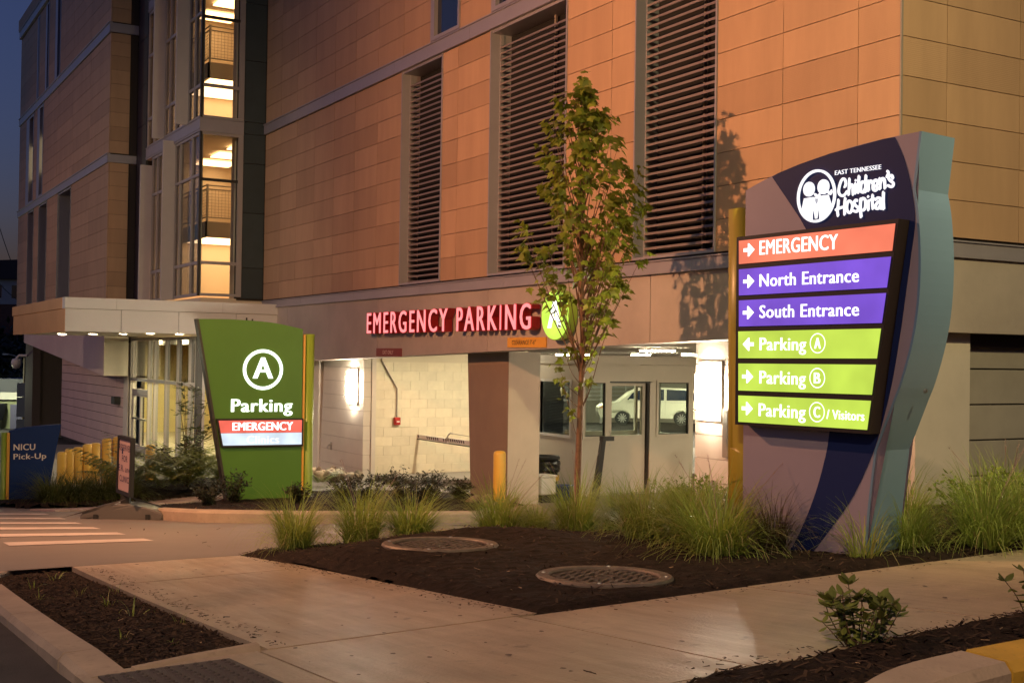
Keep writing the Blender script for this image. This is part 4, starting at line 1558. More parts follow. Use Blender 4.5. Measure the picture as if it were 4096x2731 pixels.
# teal panels facing the camera side
zt = [3.94, 4.74, 6.17, 7.46, 8.22, 8.54, 10.14, 11.64, 13.1, 14.6, 16.3]
for a, b in zip(zt[:-1], zt[1:]):
    obj('teal_panel', B(TX - .05, TX, 9.70, 10.27, a + .008, b - .008), M_TEALP, ST)
bm = bmesh.new()
box(bm, TX - .3, TX - .06, 9.6, 10.6, 3.9, 16.3)
obj('corner_core', bm, M_DARK, ST)
for li, (z0, z1) in enumerate(LEVELS):
    h1, h2 = z0 + .85, z0 + (2.98 if li == 0 else 2.60)
    # window on the narrow side
    fr = bmesh.new()
    box(fr, TX - .07, TX + .02, 9.565, 9.69, z0, z1)
    box(fr, TX - .07, TX + .01, TY + .045, 9.563, z0, z0 + .07)
    box(fr, TX - .07, TX + .01, TY + .045, 9.563, z1 - .07, z1)
    box(fr, TX - .07, TX + .008, TY + .045, 9.563, h1 - .04, h1 + .04)
    w = obj('window', fr, M_ALU, ST)
    obj('mullion', B(TX - .07, TX + .008, TY + .045, 9.563, h2 - .035, h2 + .035), M_BLKALU, w)
    for a, b in ((z0 + .07, h1 - .04), (h1 + .04, h2 - .035), (h2 + .035, z1 - .07)):
        obj('pane', B(TX - .04, TX - .034, TY + .05, 9.56, a, b), M_GLASS, w)
    obj('corner_post', B(TX - .06, TX + .012, TY - .012, TY + .044, z0, z1), M_BLKALU, ST)
    # glazing on the long side: bays between fins
    xs = [-38.0, -36.75]
    bays = [(-31.08, -32.24, (-31.63,)), (-32.36, -34.72, (-33.45, -34.15))] if li else [(-31.08, -33.44, (-31.75, -32.93)), (-33.6, -36.02, (-34.8, -35.38))]
    if li:
        bays.append((-34.84, -36.72, (-35.9,)))
    for (xa, xb, ms) in bays:
        fr = bmesh.new()
        edges = [xa] + list(ms) + [xb]
        box(fr, xb - .03, xb + .03, TY, TY + .09, z0, z1)
        box(fr, xa - .03, xa + .03, TY, TY + .09, z0, z1)
        for m_ in ms:
            box(fr, m_ - .03, m_ + .03, TY - .01, TY + .09, z0, z1)
        for a, b in zip(edges[:-1], edges[1:]):
            for zz, hh in ((z0 + .035, .035), (h1, .04), (h2 + .12, .035), (z1 - .035, .035)):
                box(fr, b + .031, a - .031, TY + .002, TY + .085, zz - hh, zz + hh)
        w = obj('window', fr, M_ALU, ST)
        for a, b in zip(edges[:-1], edges[1:]):
            for p, q in ((z0 + .07, h1 - .04), (h1 + .04, h2 + .085), (h2 + .155, z1 - .07)):
                obj('pane', B(b + .03, a - .03, TY + .04, TY + .046, p, q), M_GLASSD, w)
    # pale fins standing out from the glass
    if li == 0:
        fins = [(-33.5, 8.28), (-36.1, 7.95)]
    elif li == 1:
        fins = [(-32.28, 8.53), (-34.76, 8.53)]
    else:
        fins = [(-32.28, 12.9), (-34.76, 12.9)]
    for fx, fz in fins:
        top = z1 + (.06 if li == 0 else .2)
        if li == 0:
            z_a, z_b = z0 - .03, fz
        else:
            z_a, z_b = z0, z1 + .3
        obj('fin', B(fx - .075, fx, TY - .32, TY + .06, z_a, z_b), M_FIN, ST)
    # spandrel at each floor
    bm = bmesh.new()
    box(bm, -36.72, TX + .03, TY - .03, TY + .2, z1 + .002, z1 + .33)
    box(bm, TX - .2, TX + .03, TY + .2, 9.69, z1 + .002, z1 + .33)
    obj('spandrel', bm, M_TRIM, ST)
    bm = bmesh.new()
    box(bm, -36.72, TX + .055, TY - .05, TY + .1, z1 + .331, z1 + .35)
    box(bm, TX - .1, TX + .055, TY + .1, 9.69, z1 + .331, z1 + .35)
    box(bm, -36.72, TX + .045, TY - .045, TY - .031, z1 + .05, z1 + .075)
    obj('ledge', bm, M_TRIM, ST)
    # inside: cream walls, a landing with railing, flights and glowing panels
    obj('inner_wall', B(-36.9, TX - .35, 11.9, 12.0, z0 - .3, z1 + .4), M_CREAM, ST)
    obj('inner_wall', B(-36.9, -36.78, 8.85, 11.88, z0 - .3, z1 + .4), M_CREAM, ST)
    obj('inner_wall', B(TX - .9, TX - .32, 9.66, 11.88, z0 - .3, z1 + .4), M_CREAM, ST)
    if li < 2:
        zl = z0 + 2.05 if li else z0 + 2.16
        # landing slab along the back, its lit underside made by a glowing sheet
        obj('landing', B(-36.77, -33.75, 9.55, 11.88, zl - .30, zl), M_CREAM, ST)
        bm = bmesh.new()
        box(bm, -33.749, -33.70, 9.50, 11.88, zl - .40, zl + .04)
        box(bm, -36.77, -33.70, 9.50, 9.549, zl - .40, zl + .04)
        st_ = obj('stringer', bm, M_STEEL, ST)
        rl = bmesh.new()
        for yy in (9.55, 10.6, 11.6):
            box(rl, -33.76, -33.71, yy - .025, yy + .025, zl + .04, zl + 1.08)
        for xx in (-36.6, -35.6, -34.6):
            box(rl, xx - .025, xx + .025, 9.505, 9.545, zl + .04, zl + 1.08)
        for hh in (.16, .94, 1.05):
            tube(rl, [(-33.735, 9.525, zl + hh), (-33.735, 11.85, zl + hh)], .02, 6)
            tube(rl, [(-33.735, 9.525, zl + hh), (-36.7, 9.525, zl + hh)], .02, 6)
        obj('railing', rl, M_STEEL, ST)
        ms = bmesh.new()
        for k in range(24):
            yy = 9.58 + k * .095
            box(ms, -33.738, -33.732, yy - .004, yy + .004, zl + .17, zl + .93)
        for k in range(31):
            xx = -33.76 - k * .095
            box(ms, xx - .004, xx + .004, 9.522, 9.528, zl + .17, zl + .93)
        for k in range(9):
            zz = zl + .22 + k * .085
            box(ms, -33.738, -33.732, 9.54, 11.85, zz - .004, zz + .004)
            box(ms, -36.7, -33.74, 9.522, 9.528, zz - .004, zz + .004)
        o = obj('mesh_infill', ms, M_STEEL, ST); o['kind'] = 'stuff'
        # flight rising in front of the back wall
        bm = bmesh.new()
        poly_prism(bm, [(-36.7, z0 + .0), (-36.3, z0), (-33.9, zl - .35), (-33.9, zl - .02), (-34.2, zl - .02)], Frame(0, 11.6, 1, 0), 0, -.25)
        obj('flight', bm, M_CREAM, ST)
        glow_z = zl - .303
        obj('ceiling_glow_panel', B(-36.6, -33.9, 9.7, 11.7, glow_z - .03, glow_z - .002), E_STAIR, ST)  # emissive sheet across the whole underside, so the landing looks lit from below
        for lx in (-32.7, -34.3, -35.9):
            obj('ceiling_glow_panel', B(lx - .45, lx + .45, 9.9, 10.9, z1 - .05, z1 - .02), E_STAIR2, ST)
        bm = bmesh.new(); tube(bm, [(-33.4, 11.84, z0 + 1.0), (-32.2, 11.84, z0 + 1.6)], .03, 6)
        obj('handrail', bm, M_CREAM, ST)
    obj('floor_slab', B(-36.77, TX - .21, TY + .21, 11.88, z1 + .02, z1 + .30), M_CREAM, ST)
obj('floor_slab', B(-36.77, TX - .1, TY + .1, 11.88, 3.70, 3.94), M_CREAM, ST)
# dark plum return between the tower and the left block
zp = [3.6, 4.9, 6.35, 7.8, 9.3, 10.5, 11.9, 13.3, 14.8, 16.3]
for a, b in zip(zp[:-1], zp[1:]):
    obj('plum_panel', B(-38.02, -37.25, TY, TY + .06, a + .008, b - .008), M_PLUM, ST)
    obj('teal_panel', B(-37.24, -36.78, TY - .02, TY + .06, a + .008, b - .008), M_TEALP, ST)
obj('core_wall', B(-38.02, -36.92, TY + .07, 12.2, 3.1, 16.3), M_DARK, ST)
obj('roof', B(-38.0, TX + .03, TY, 12.2, 16.7, 16.9), M_TRIM, ST)

# ================================================================== LEFT BLOCK
LB = thing('hospital_block', 'tan panelled hospital block with narrow louvres and windows left of the stair tower', 'hospital building', (-47, 10, -.6))
LX, LY = -38.05, 7.75
rows0 = [3.60, 4.06, 4.50, 4.935, 5.37, 5.80, 6.235, 6.67, 7.10, 7.53, 7.96, 8.235]
rows1 = [8.52, 8.90, 9.33, 9.76, 10.19, 10.62, 11.045, 11.475, 11.90, 12.16]
rows2 = [12.50, 12.93, 13.36, 13.79, 14.22, 14.65, 15.08, 15.51, 15.92]


def lb_grid(xs, rows, parent=LB):
    for a, b in zip(xs[:-1], xs[1:]):
        for p, q in zip(rows[:-1], rows[1:]):
            panel(parent, b - a, q - p, M_PANEL, (a, LY, p))


lb_grid([-56.4, -53.75], rows0); lb_grid([-52.15, -51.0], rows0[::2] if False else rows0); lb_grid([-49.0, -46.75], rows0); lb_grid([-44.1, -41.02, -38.06], rows0)
lb_grid([-56.4, -54.55], rows1); lb_grid([-52.55, -51.75], rows1); lb_grid([-50.2, -47.1, -44.1, -41.02, -38.06], rows1)
lb_grid([-56.4, -52.1], rows2); lb_grid([-51.5, -50.1], rows2); lb_grid([-49.2, -47.95], rows2); lb_grid([-46.7, -44.1, -41.02, -38.06], rows2)
for rr in (rows0, rows1, rows2):
    for p, q in zip(rr[:-1], rr[1:]):
        panel(LB, .56, q - p, M_PANEL, (LX, LY + .03, p), 'y')
bm = bmesh.new()
box(bm, -56.35, -38.1, LY + .5, LY + .7, 3.4, 16.3)
box(bm, -38.3, -38.09, LY + .04, LY + .82, 3.4, 16.3)
for a, b in ((-56.4, -53.75), (-52.15, -51.0), (-49.0, -46.75), (-44.1, -38.35)):
    box(bm, a + .004, b - .004, LY + .032, LY + .45, 3.45, 8.22)
box(bm, -56.4, -54.56, LY + .032, LY + .45, 8.5, 12.2); box(bm, -52.54, -51.76, LY + .032, LY + .45, 8.5, 12.2); box(bm, -50.19, -38.35, LY + .032, LY + .45, 8.5, 12.2)
box(bm, -56.4, -52.11, LY + .032, LY + .45, 12.5, 16); box(bm, -51.49, -50.11, LY + .032, LY + .45, 12.5, 16); box(bm, -49.19, -47.96, LY + .032, LY + .45, 12.5, 16); box(bm, -46.69, -38.35, LY + .032, LY + .45, 12.5, 16)
obj('backing_wall', bm, M_DARK, LB)
obj('rear_mass', B(-56.3, -38.4, LY + .75, 30, 3.0, 16.9), M_DARK, LB)
for z0, z1, ov in ((8.24, 8.48, .07), (12.18, 12.46, .07), (15.95, 16.25, .12)):
    for a, b in ((-56.45, -50.5), (-50.5, -44.1), (-44.1, LX + .02)):
        bm = bmesh.new()
        box(bm, a + .003, b - .003, LY - ov + .03, LY + .04, z0, z1)
        box(bm, a + .003, b - .003, LY - ov, LY + .04, z1 + .001, z1 + .03)
        obj('trim_band', bm, M_TRIM, LB)
    bm = bmesh.new()
    box(bm, LX - .03, LX + .035, LY - ov + .03, TY - .01, z0 - .001, z1 - .001)
    obj('trim_band', bm, M_TRIM, LB)
bm = bmesh.new(); box(bm, -56.5, LX + .04, LY - .12, LY + .04, 16.29, 16.75)
obj('parapet', bm, M_PANEL, LB)
louvre(LB, -53.72, -52.18, 3.6, 8.22, LY, .50, .05, .118)
louvre(LB, -50.97, -49.03, 3.6, 8.22, LY, .50, .05, .118)
louvre(LB, -46.72, -44.13, 3.6, 8.22, LY, .50, .05, .118)
E_WINLIT = emis('lit_window', (1.0, .82, .42), .85)
for x0, x1, z0, z1 in ((-54.53, -52.57, 8.55, 12.15), (-51.73, -50.22, 8.55, 12.15), (-52.08, -51.52, 12.52, 15.92), (-50.08, -49.22, 12.52, 15.92), (-47.93, -46.72, 12.52, 15.92)):
    bm = bmesh.new()
    box(bm, x0, x0 + (x1 - x0) * .4, LY + .0, LY + .3, z0, z1); box(bm, x1 - .1, x1, LY - .01, LY + .3, z0, z1)
    box(bm, x0 + (x1 - x0) * .4, x1 - .1, LY, LY + .3, z0, z0 + .08); box(bm, x0 + (x1 - x0) * .4, x1 - .1, LY, LY + .3, z1 - .08, z1)
    w = obj('window', bm, M_TRIM, LB)
    xa = x0 + (x1 - x0) * .4
    if z0 < 9:
        obj('pane', B(xa, x1 - .1, LY + .15, LY + .16, z0 + .08, 9.55), M_WINBLUE, w)
        obj('lit_pane', B(xa, x1 - .1, LY + .15, LY + .16, 9.56, 10.95), E_WINLIT, w)
        obj('pane', B(xa, x1 - .1, LY + .15, LY + .16, 10.96, z1 - .08), M_WINBLUE, w)
    else:
        obj('pane', B(xa, x1 - .1, LY + .15, LY + .16, z0 + .08, z1 - .08), M_WINBLUE, w)

# ground floor of the block: coursed wall, sloped concrete beam and dark end wall
WY = 8.5
zc = [-.72 + .302 * k for k in range(12)]
M_COURSE = mat('mauve_wall_panel', (0.62, 0.45, 0.41), rough=.75, var=.06, vscale=1.2, bump=.1)
for j, (a, b) in enumerate(zip(zc[:-1], zc[1:])):
    for p, q in ((-49.6, -47.2), (-47.2, -44.6), (-44.6, -42.1), (-42.1, -39.95), (-39.95, -38.9)):
        obj('wall_panel', B(p + .009, q - .009, WY, WY + .12, a + .008, b - .008, .006), M_COURSE, LB)
obj('wall_core', B(-49.58, -38.3, WY + .02, WY + .5, -.8, 3.0), M_DARK, LB)
obj('pier', B(-38.895, -38.30, WY - .004, WY + .4, -.7, 2.8), M_CONCL, LB)
bm = bmesh.new()
poly_prism(bm, [(-54.1, 2.86), (-38.22, 1.79), (-38.22, 3.42), (-54.1, 3.42)], Frame(0, LY, 1, 0), 0, -.72)
obj('sloped_beam', bm, mat('beam_mauve', (0.60, 0.45, 0.42), rough=.7, var=.05, vscale=.8), LB)
bm = bmesh.new(); poly_prism(bm, [(0, 1.795), (.72, 1.795), (.72, 3.42), (0, 3.42)], Frame(-38.215, LY, 0, 1), .004, .001)
obj('end_wall', bm, M_CONCL, LB)
bm = bmesh.new()
box(bm, -54.6, -52.7, 7.9, 8.2, -1.0, 2.82); box(bm, -54.6, -53.0, 8.21, 14, -1.0, 3.0)
obj('end_pier', bm, mat('dark_brown_wall', (0.09, .065, .055), rough=.8), LB)
obj('soffit', B(-54, -38.3, 7.8, 12, 3.43, 3.58), M_DARK, LB)
wl = thing('small_wall_light', 'small black wall light on the mauve coursed wall', 'wall light', (-39.3, 8.45, .9))
obj('case', B(-39.75, -39.3, 8.3, 8.498, .88, 1.12, .01), M_RUBBER, wl)
cm = thing('security_camera', 'white dome security camera on a bracket at the dark pier', 'camera', (-54.2, 7.8, 1.9))
bm = bmesh.new(); lathe(bm, [(0, -.2), (.13, -.15), (.19, 0), (.2, .1), (.15, .22), (0, .26)], 14, (-54.35, 7.5, 1.95))
obj('dome', bm, M_WHITE, cm, True)
bm = bmesh.new(); tube(bm, [(-54.35, 7.5, 2.2), (-54.3, 7.6, 2.32), (-54.1, 7.89, 2.32)], .05, 8)
obj('bracket', bm, M_WHITE, cm)

# ================================================================== ENTRANCE CANOPY AND LOBBY GLASS
CN = thing('entrance_canopy', 'white metal fascia canopy with polished copper end over the entrance', 'canopy', (-33, 7.5, 3.0))
CX, CY = -29.77, 5.15
for a, b in ((5.15, 6.42), (6.42, 7.78), (7.78, 9.2), (9.2, 10.28)):
    obj('fascia_panel', B(CX - .04, CX, a + .006, b - .006, 2.98, 3.505), M_WHITE, CN)
for a, b in ((5.13, 6.3), (6.3, 8.85), (8.85, 10.26)):
    obj('coping', B(CX - .3, CX + .03, a + .002, b - .002, 3.512, 3.77), M_WHITE, CN)
for a, b in ((-38.05, -34.7), (-34.7, -32.2), (-32.2, CX - .045)):
    obj('fascia_panel', B(a + .006, b - .004, CY, CY + .04, 2.97, 3.505), M_COPPER, CN)
for a, b in ((-38.1, -34.2), (-34.2, CX - .302)):
    obj('coping', B(a + .002, b - .002, CY - .03, CY + .3, 3.512, 3.77), M_COPPER, CN)
obj('roof', B(-38.0, CX - .31, CY + .31, 10.2, 3.60, 3.70), M_TRIM, CN)
obj('core', B(-38.0, CX - .05, CY + .05, 10.2, 3.04, 3.5), M_DARK, CN)
M_SOFF = mat('soffit_panel', (0.55, 0.50, 0.42), rough=.5)
obj('soffit', B(-38.0, CX - .045, CY + .045, 10.2, 2.985, 3.035), M_SOFF, CN)
for y, x in ((5.9, -34.6), (6.5, -33.5), (7.0, -32.2), (7.3, -30.6), (8.0, -30.5), (6.2, -36.2)):
    dl = thing('downlight', 'round downlight set in the canopy soffit', 'downlight', (x, y, 2.97), group='downlights in the canopy soffit')
    bm = bmesh.new(); lathe(bm, [(0, 2.972), (.10, 2.972), (.10, 2.984)], 14, (x, y, 0))
    obj('lens', bm, E_CAN, dl)
    bm = bmesh.new(); lathe(bm, [(.102, 2.984), (.102, 2.968), (.125, 2.968), (.125, 2.984)], 14, (x, y, 0))
    obj('ring', bm, M_WHITE, dl)

LG = thing('lobby_glazing', 'tall glazed lobby front with double doors below the canopy', 'glass front', (-34.6, 8.57, -.4))
mx = [-38.24, -37.95, -36.0, -35.3, -34.03, -32.8, -31.62, -31.02]
zf = -.42
for x in mx:
    obj('mullion', B(x - .035, x + .035, TY - .03, TY + .10, zf, 2.94), M_ALU, LG)
for a, b in zip(mx[:-1], mx[1:]):
    for zz, hh in ((1.70, .045), (2.90, .04), (zf + .04, .04)):
        obj('transom', B(a + .036, b - .036, TY - .02, TY + .09, zz - hh, zz + hh), M_ALU, LG)
    obj('pane', B(a + .036, b - .036, TY + .03, TY + .036, 1.746, 2.859), M_GLASSD, LG)
    if (a, b) != (-37.95, -36.0):
        obj('pane', B(a + .036, b - .036, TY + .03, TY + .036, zf + .08, 1.654), M_GLASS, LG)
obj('corner_post', B(-31.0, -30.86, TY - .03, TY + .12, zf, 2.94), M_BLKALU, LG)
obj('transom', B(-37.91, -36.04, TY - .02, TY + .09, 1.30, 1.42), M_ALU, LG)
obj('pane', B(-37.91, -36.04, TY + .03, TY + .036, 1.425, 1.654), M_GLASS, LG)
for a, b in ((-37.90, -36.985), (-36.965, -36.05)):
    bm = bmesh.new()
    box(bm, a, a + .07, TY - .01, TY + .05, zf + .01, 1.29); box(bm, b - .07, b, TY - .01, TY + .05, zf + .01, 1.29)
    box(bm, a + .07, b - .07, TY - .01, TY + .05, 1.21, 1.29); box(bm, a + .07, b - .07, TY - .01, TY + .05, zf + .01, zf + .18)
    d_ = obj('door', bm, M_ALU, LG)
    obj('pane', B(a + .07, b - .07, TY + .015, TY + .021, zf + .18, 1.21), M_GLASS, d_)
    obj('push_bar', B(a + .05, b - .05, TY - .06, TY - .03, .52, .57), M_CHROME, d_)
# return of the lobby toward the garage front (faces the driveway)
for y in (8.72, 9.5, 10.2):
    obj('mullion', B(-30.95, -30.86, y - .035, y + .035, zf, 2.94), M_ALU, LG)
for a, b in ((8.76, 9.46), (9.54, 10.16)):
    obj('transom', B(-30.94, -30.87, a, b, 1.65, 1.75), M_WHITE, LG)
    obj('transom', B(-30.94, -30.87, a, b, 2.86, 2.94), M_WHITE, LG)
    obj('pane', B(-30.91, -30.904, a, b, 1.75, 2.86), M_GLASS, LG)
    obj('pane', B(-30.91, -30.904, a, b, zf, 1.65), M_GLASS, LG)
# lobby inside
M_LOB = mat('lobby_wall', (0.68, 0.55, 0.26), rough=.7)
obj('inner_wall', B(-46, -28.4, 13.5, 13.7, -.6, 3.4), M_LOB, LG)
obj('inner_wall', B(-28.55, -28.35, 10.7, 13.5, -.6, 3.4), M_LOB, LG)
obj('inner_wall', B(-46.2, -46, 9.1, 13.5, -.6, 3.4), M_LOB, LG)
obj('wainscot', B(-45.9, -28.5, 13.44, 13.495, -.6, .45), mat('orange_wainscot', (0.70, .38, .06), rough=.5), LG)
obj('ceiling', B(-46, -28.4, 8.75, 13.5, 3.0, 3.05), M_SOFF, LG)
obj('floor', B(-46, -28.6, 8.7, 13.5, -.55, -.43), mat('lobby_floor', (.35, .30, .22), rough=.3), LG)
for x, y in ((-37, 10.5), (-34, 10.2), (-31.6, 11), (-40.5, 10.4), (-43.8, 10.8)):
    obj('ceiling_glow_panel', B(x - .5, x + .5, y - .3, y + .3, 2.95, 2.995), E_LOBBY, LG)
pd = thing('pendant_lamp', 'pendant lamp with glowing bulbs hanging in the lobby', 'pendant lamp', (-34.6, 10.0, 2.4))
for dx in (-.35, 0, .35, .75):
    bm = bmesh.new(); lathe(bm, [(0, -.045), (.04, -.02), (.045, .01), (.02, .05), (0, .06)], 10, (-34.8 + dx, 10.0 + dx * .2, 2.33))
    obj('bulb', bm, E_PEND, pd)
bm = bmesh.new(); tube(bm, [(-35.2, 9.95, 2.42), (-33.95, 10.18, 2.42)], .02, 6); tube(bm, [(-34.6, 10.05, 2.42), (-34.6, 10.05, 2.95)], .015, 6)
obj('rod', bm, M_STEEL, pd)
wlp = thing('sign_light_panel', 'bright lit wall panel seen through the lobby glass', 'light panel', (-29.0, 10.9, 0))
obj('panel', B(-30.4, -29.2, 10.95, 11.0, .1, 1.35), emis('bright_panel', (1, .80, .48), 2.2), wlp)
patch('entrance_plaza', -46, -28, 4.0, 8.55, 16, 6, .004, M_DRIVE)


# ================================================================== BIG DIRECTORY SIGN
a8 = R(8)
FS = Frame(-5.52, 5.72, math.cos(a8), math.sin(a8))
GS = zg(-5.52, 5.72)
big = thing('directory_sign', 'tall mauve and navy hospital directory sign with teal curved edge and lit panels', 'directory sign', FS(-.3, GS - .05))
right_curve = [(0.371, 3.897), (0.328, 3.551)] + catmull([(0.328, 3.551), (0.356, 3.391), (0.373, 3.124), (0.362, 2.858), (0.324, 2.627), (0.255, 2.394), (0.194, 2.249), (0.074, 1.961)], 4)[1:] + [(0.031, 1.619), (-0.005, 1.2), (-.02, 1.05)]
top_curve = catmull([(-0.995, 3.677), (-0.775, 3.749), (-0.526, 3.806), (-0.266, 3.848), (-0.019, 3.876), (0.196, 3.890), (0.371, 3.897)], 4)
outline = [(-.987, 1.05), (-.992, 2.4), (-.995, 3.677)] + top_curve[1:-1] + right_curve
bm = poly_prism(bmesh.new(), outline, FS, 0, -.34)
obj('body', bm, M_PURP, big)
# teal ribbon along the right edge
bm = bmesh.new()
ribs_ = []
for i, (s, z) in enumerate(right_curve):
    p0 = right_curve[max(0, i - 1)]; p1 = right_curve[min(len(right_curve) - 1, i + 1)]
    t = Vector((p1[0] - p0[0], p1[1] - p0[1])).normalized()
    nx_, nz_ = -t.y, t.x
    if nx_ < 0:
        nx_, nz_ = -nx_, -nz_
    ribs_.append([bm.verts.new(FS(s + k * nx_ * .016 + .001, z + k * nz_ * .016 * .3, d)) for k, d in ((0, .006), (1, .006), (1, -.345), (0, -.345))])
for a, b in zip(ribs_[:-1], ribs_[1:]):
    for k in range(4):
        bm.faces.new((a[k], a[(k + 1) % 4], b[(k + 1) % 4], b[k]))
bm.faces.new(ribs_[0]); bm.faces.new(list(reversed(ribs_[-1])))
bmesh.ops.recalc_face_normals(bm, faces=bm.faces[:])
obj('edge_ribbon', bm, M_TEAL, big)
# navy sweep on the face
nr = catmull([(0.196, 3.889), (0.26, 3.759), (0.307, 3.61), (0.338, 3.46), (0.346, 3.337), (0.318, 3.146), (0.287, 2.93), (0.251, 2.689), (0.19, 2.36), (0.101, 2.045), (0.049, 1.914), (-0.08, 1.664), (-0.235, 1.46), (-0.419, 1.238), (-.62, 1.05)], 4)
nl = catmull([(-.74, 1.05), (-0.588, 1.244), (-0.517, 1.35), (-0.423, 1.534), (-0.332, 1.772), (-0.266, 2.061), (-.26, 2.5), (-.30, 2.95), (-0.375, 3.222), (-0.467, 3.363), (-0.521, 3.445), (-0.621, 3.571), (-0.762, 3.747)], 4)
# keep the sheet inside the outline on the right
def right_at(z):
    for (s0, z0), (s1, z1) in zip(right_curve[:-1], right_curve[1:]):
        if z1 <= z <= z0:
            return s0 + (s1 - s0) * (z0 - z) / max(1e-6, z0 - z1)
    return right_curve[-1][0]
def at_z(curve, z):
    for (s0, z0), (s1, z1) in zip(curve[:-1], curve[1:]):
        if min(z0, z1) <= z <= max(z0, z1):
            return s0 + (s1 - s0) * (z - z0) / (z1 - z0 + 1e-9)
    return curve[-1][0]


bm = bmesh.new()
prev = None
zs_ = [1.05 + (3.886 - 1.05) * k / 70 for k in range(71)] + [3.7465]
for z in sorted(zs_):
    sl = at_z(nl, z) if z <= 3.747 else at_z(top_curve, z) + .003
    sr = min(at_z(nr, z), right_at(z) - .004)
    q = [bm.verts.new(FS(sl, z, .004)), bm.verts.new(FS(sr, z, .004)), bm.verts.new(FS(sr, z, .0005)), bm.verts.new(FS(sl, z, .0005))]
    if prev:
        for a, b in ((0, 1), (1, 2), (3, 0)):
            bm.faces.new((prev[a], prev[b], q[b], q[a]))
    prev = q
obj('navy_sweep', bm, M_NAVY, big)
# directory cabinet
frm = [(-.962, 2.072), (.113, 2.068), (.311, 3.368), (-.967, 3.345)]
bm = poly_prism(bmesh.new(), frm, FS, .118, .0045)
cabn = obj('cabinet', bm, M_FRAME, big)
rows = [('EMERGENCY', 1, E_CORAL, [(-.942, 3.318), (.289, 3.340), (.269, 3.178), (-.939, 3.160)], (-.759, -.122), 3.212, 3.306, .026),
        ('North Entrance', 1, E_VIOLET, [(-.939, 3.124), (.262, 3.143), (.234, 2.958), (-.936, 2.947)], (-.756, .038), 3.000, 3.082, .028),
        ('South Entrance', 1, E_VIOLET, [(-.936, 2.913), (.229, 2.925), (.201, 2.745), (-.933, 2.737)], (-.753, .041), 2.792, 2.874, .028),
        ('Parking', -1, E_LIME, [(-.938, 2.703), (.195, 2.711), (.168, 2.530), (-.935, 2.522)], (-.749, -.361), 2.577, 2.660, .028),
        ('Parking', 1, E_LIME, [(-.934, 2.486), (.161, 2.492), (.135, 2.309), (-.931, 2.304)], (-.747, -.361), 2.356, 2.440, .028),
        ('Parking', 1, E_LIME, [(-.931, 2.270), (.129, 2.272), (.103, 2.094), (-.928, 2.092)], (-.750, -.359), 2.140, 2.224, .028)]
letter3 = ['', '', '', 'A', 'B', 'C']
for (txt, dr_, em, quad, (s0, s1), z0, z1, of), L3 in zip(rows, letter3):
    pn = obj('lit_panel', poly_prism(bmesh.new(), quad, FS, .124, .1185), em, big)
    bm = bmesh.new()
    letters(bm, FS, txt, s0, s1, z0, z1, .1255, offset=of)
    obj('lettering', bm, E_WHITE, pn)
    bm = bmesh.new()
    ac = (quad[0][1] + quad[3][1]) / 2 + (.004 if txt != 'EMERGENCY' else .012)
    A_ = [(-.05, -.008), (.004, -.008), (-.012, -.044), (.002, -.044), (.050, 0), (.002, .044), (-.012, .044), (.004, .008), (-.05, .008)]
    A_ = [(-.05, -.0125), (-.004, -.0125), (-.012, -.044), (-.002, -.044), (.048, 0), (-.002, .044), (-.012, .044), (-.004, .0125), (-.05, .0125)]
    pts = [(-.848 + dr_ * u, ac + v) for u, v in A_]
    if dr_ < 0:
        pts.reverse()
    f = bm.faces.new([bm.verts.new(FS(s, z, .1255)) for s, z in pts])
    bmesh.ops.triangulate(bm, faces=[f])
    obj('arrow', bm, E_WHITE, pn)
    if L3:
        bm = bmesh.new()
        cx, cz = -.272, (z0 + z1) / 2 + .004
        n = 32
        ro = [bm.verts.new(FS(cx + .061 * math.cos(2 * PI * k / n), cz + .064 * math.sin(2 * PI * k / n), .1255)) for k in range(n)]
        ri = [bm.verts.new(FS(cx + .055 * math.cos(2 * PI * k / n), cz + .058 * math.sin(2 * PI * k / n), .1255)) for k in range(n)]
        for k in range(n):
            bm.faces.new((ro[k], ro[(k + 1) % n], ri[(k + 1) % n], ri[k]))
        obj('ring', bm, E_WHITE, pn)
        bm = bmesh.new()
        letters(bm, FS, L3, cx - .027, cx + .027, cz - .034, cz + .034, .1255, offset=.04)
        obj('ring_letter', bm, E_WHITE, pn)
    if L3 == 'C':
        bm = bmesh.new()
        letters(bm, FS, '/ Visitors', -.198, .088, 2.148, 2.205, .1255, offset=.03)
        obj('lettering', bm, E_WHITE, pn)
# logo: ring, two figures holding hands, and the hospital name
lgo = bmesh.new()
n = 48
c0, c1, ra, rb = -.386, 3.580, .154, .172
o_ = [(c0 + ra * math.cos(2 * PI * k / n), c1 + rb * math.sin(2 * PI * k / n)) for k in range(n)]
i_ = [(c0 + (ra - .016) * math.cos(2 * PI * k / n), c1 + (rb - .016) * math.sin(2 * PI * k / n)) for k in range(n)]
for d in (.016,):
    vo = [lgo.verts.new(FS(s, z, d)) for s, z in o_]; vi = [lgo.verts.new(FS(s, z, d)) for s, z in i_]
    bo_ = [lgo.verts.new(FS(s, z, .004)) for s, z in o_]; bi_ = [lgo.verts.new(FS(s, z, .004)) for s, z in i_]
    for k in range(n):
        k2_ = (k + 1) % n
        lgo.faces.new((vo[k], vo[k2_], vi[k2_], vi[k])); lgo.faces.new((bo_[k], bo_[k2_], vo[k2_], vo[k])); lgo.faces.new((vi[k], vi[k2_], bi_[k2_], bi_[k]))
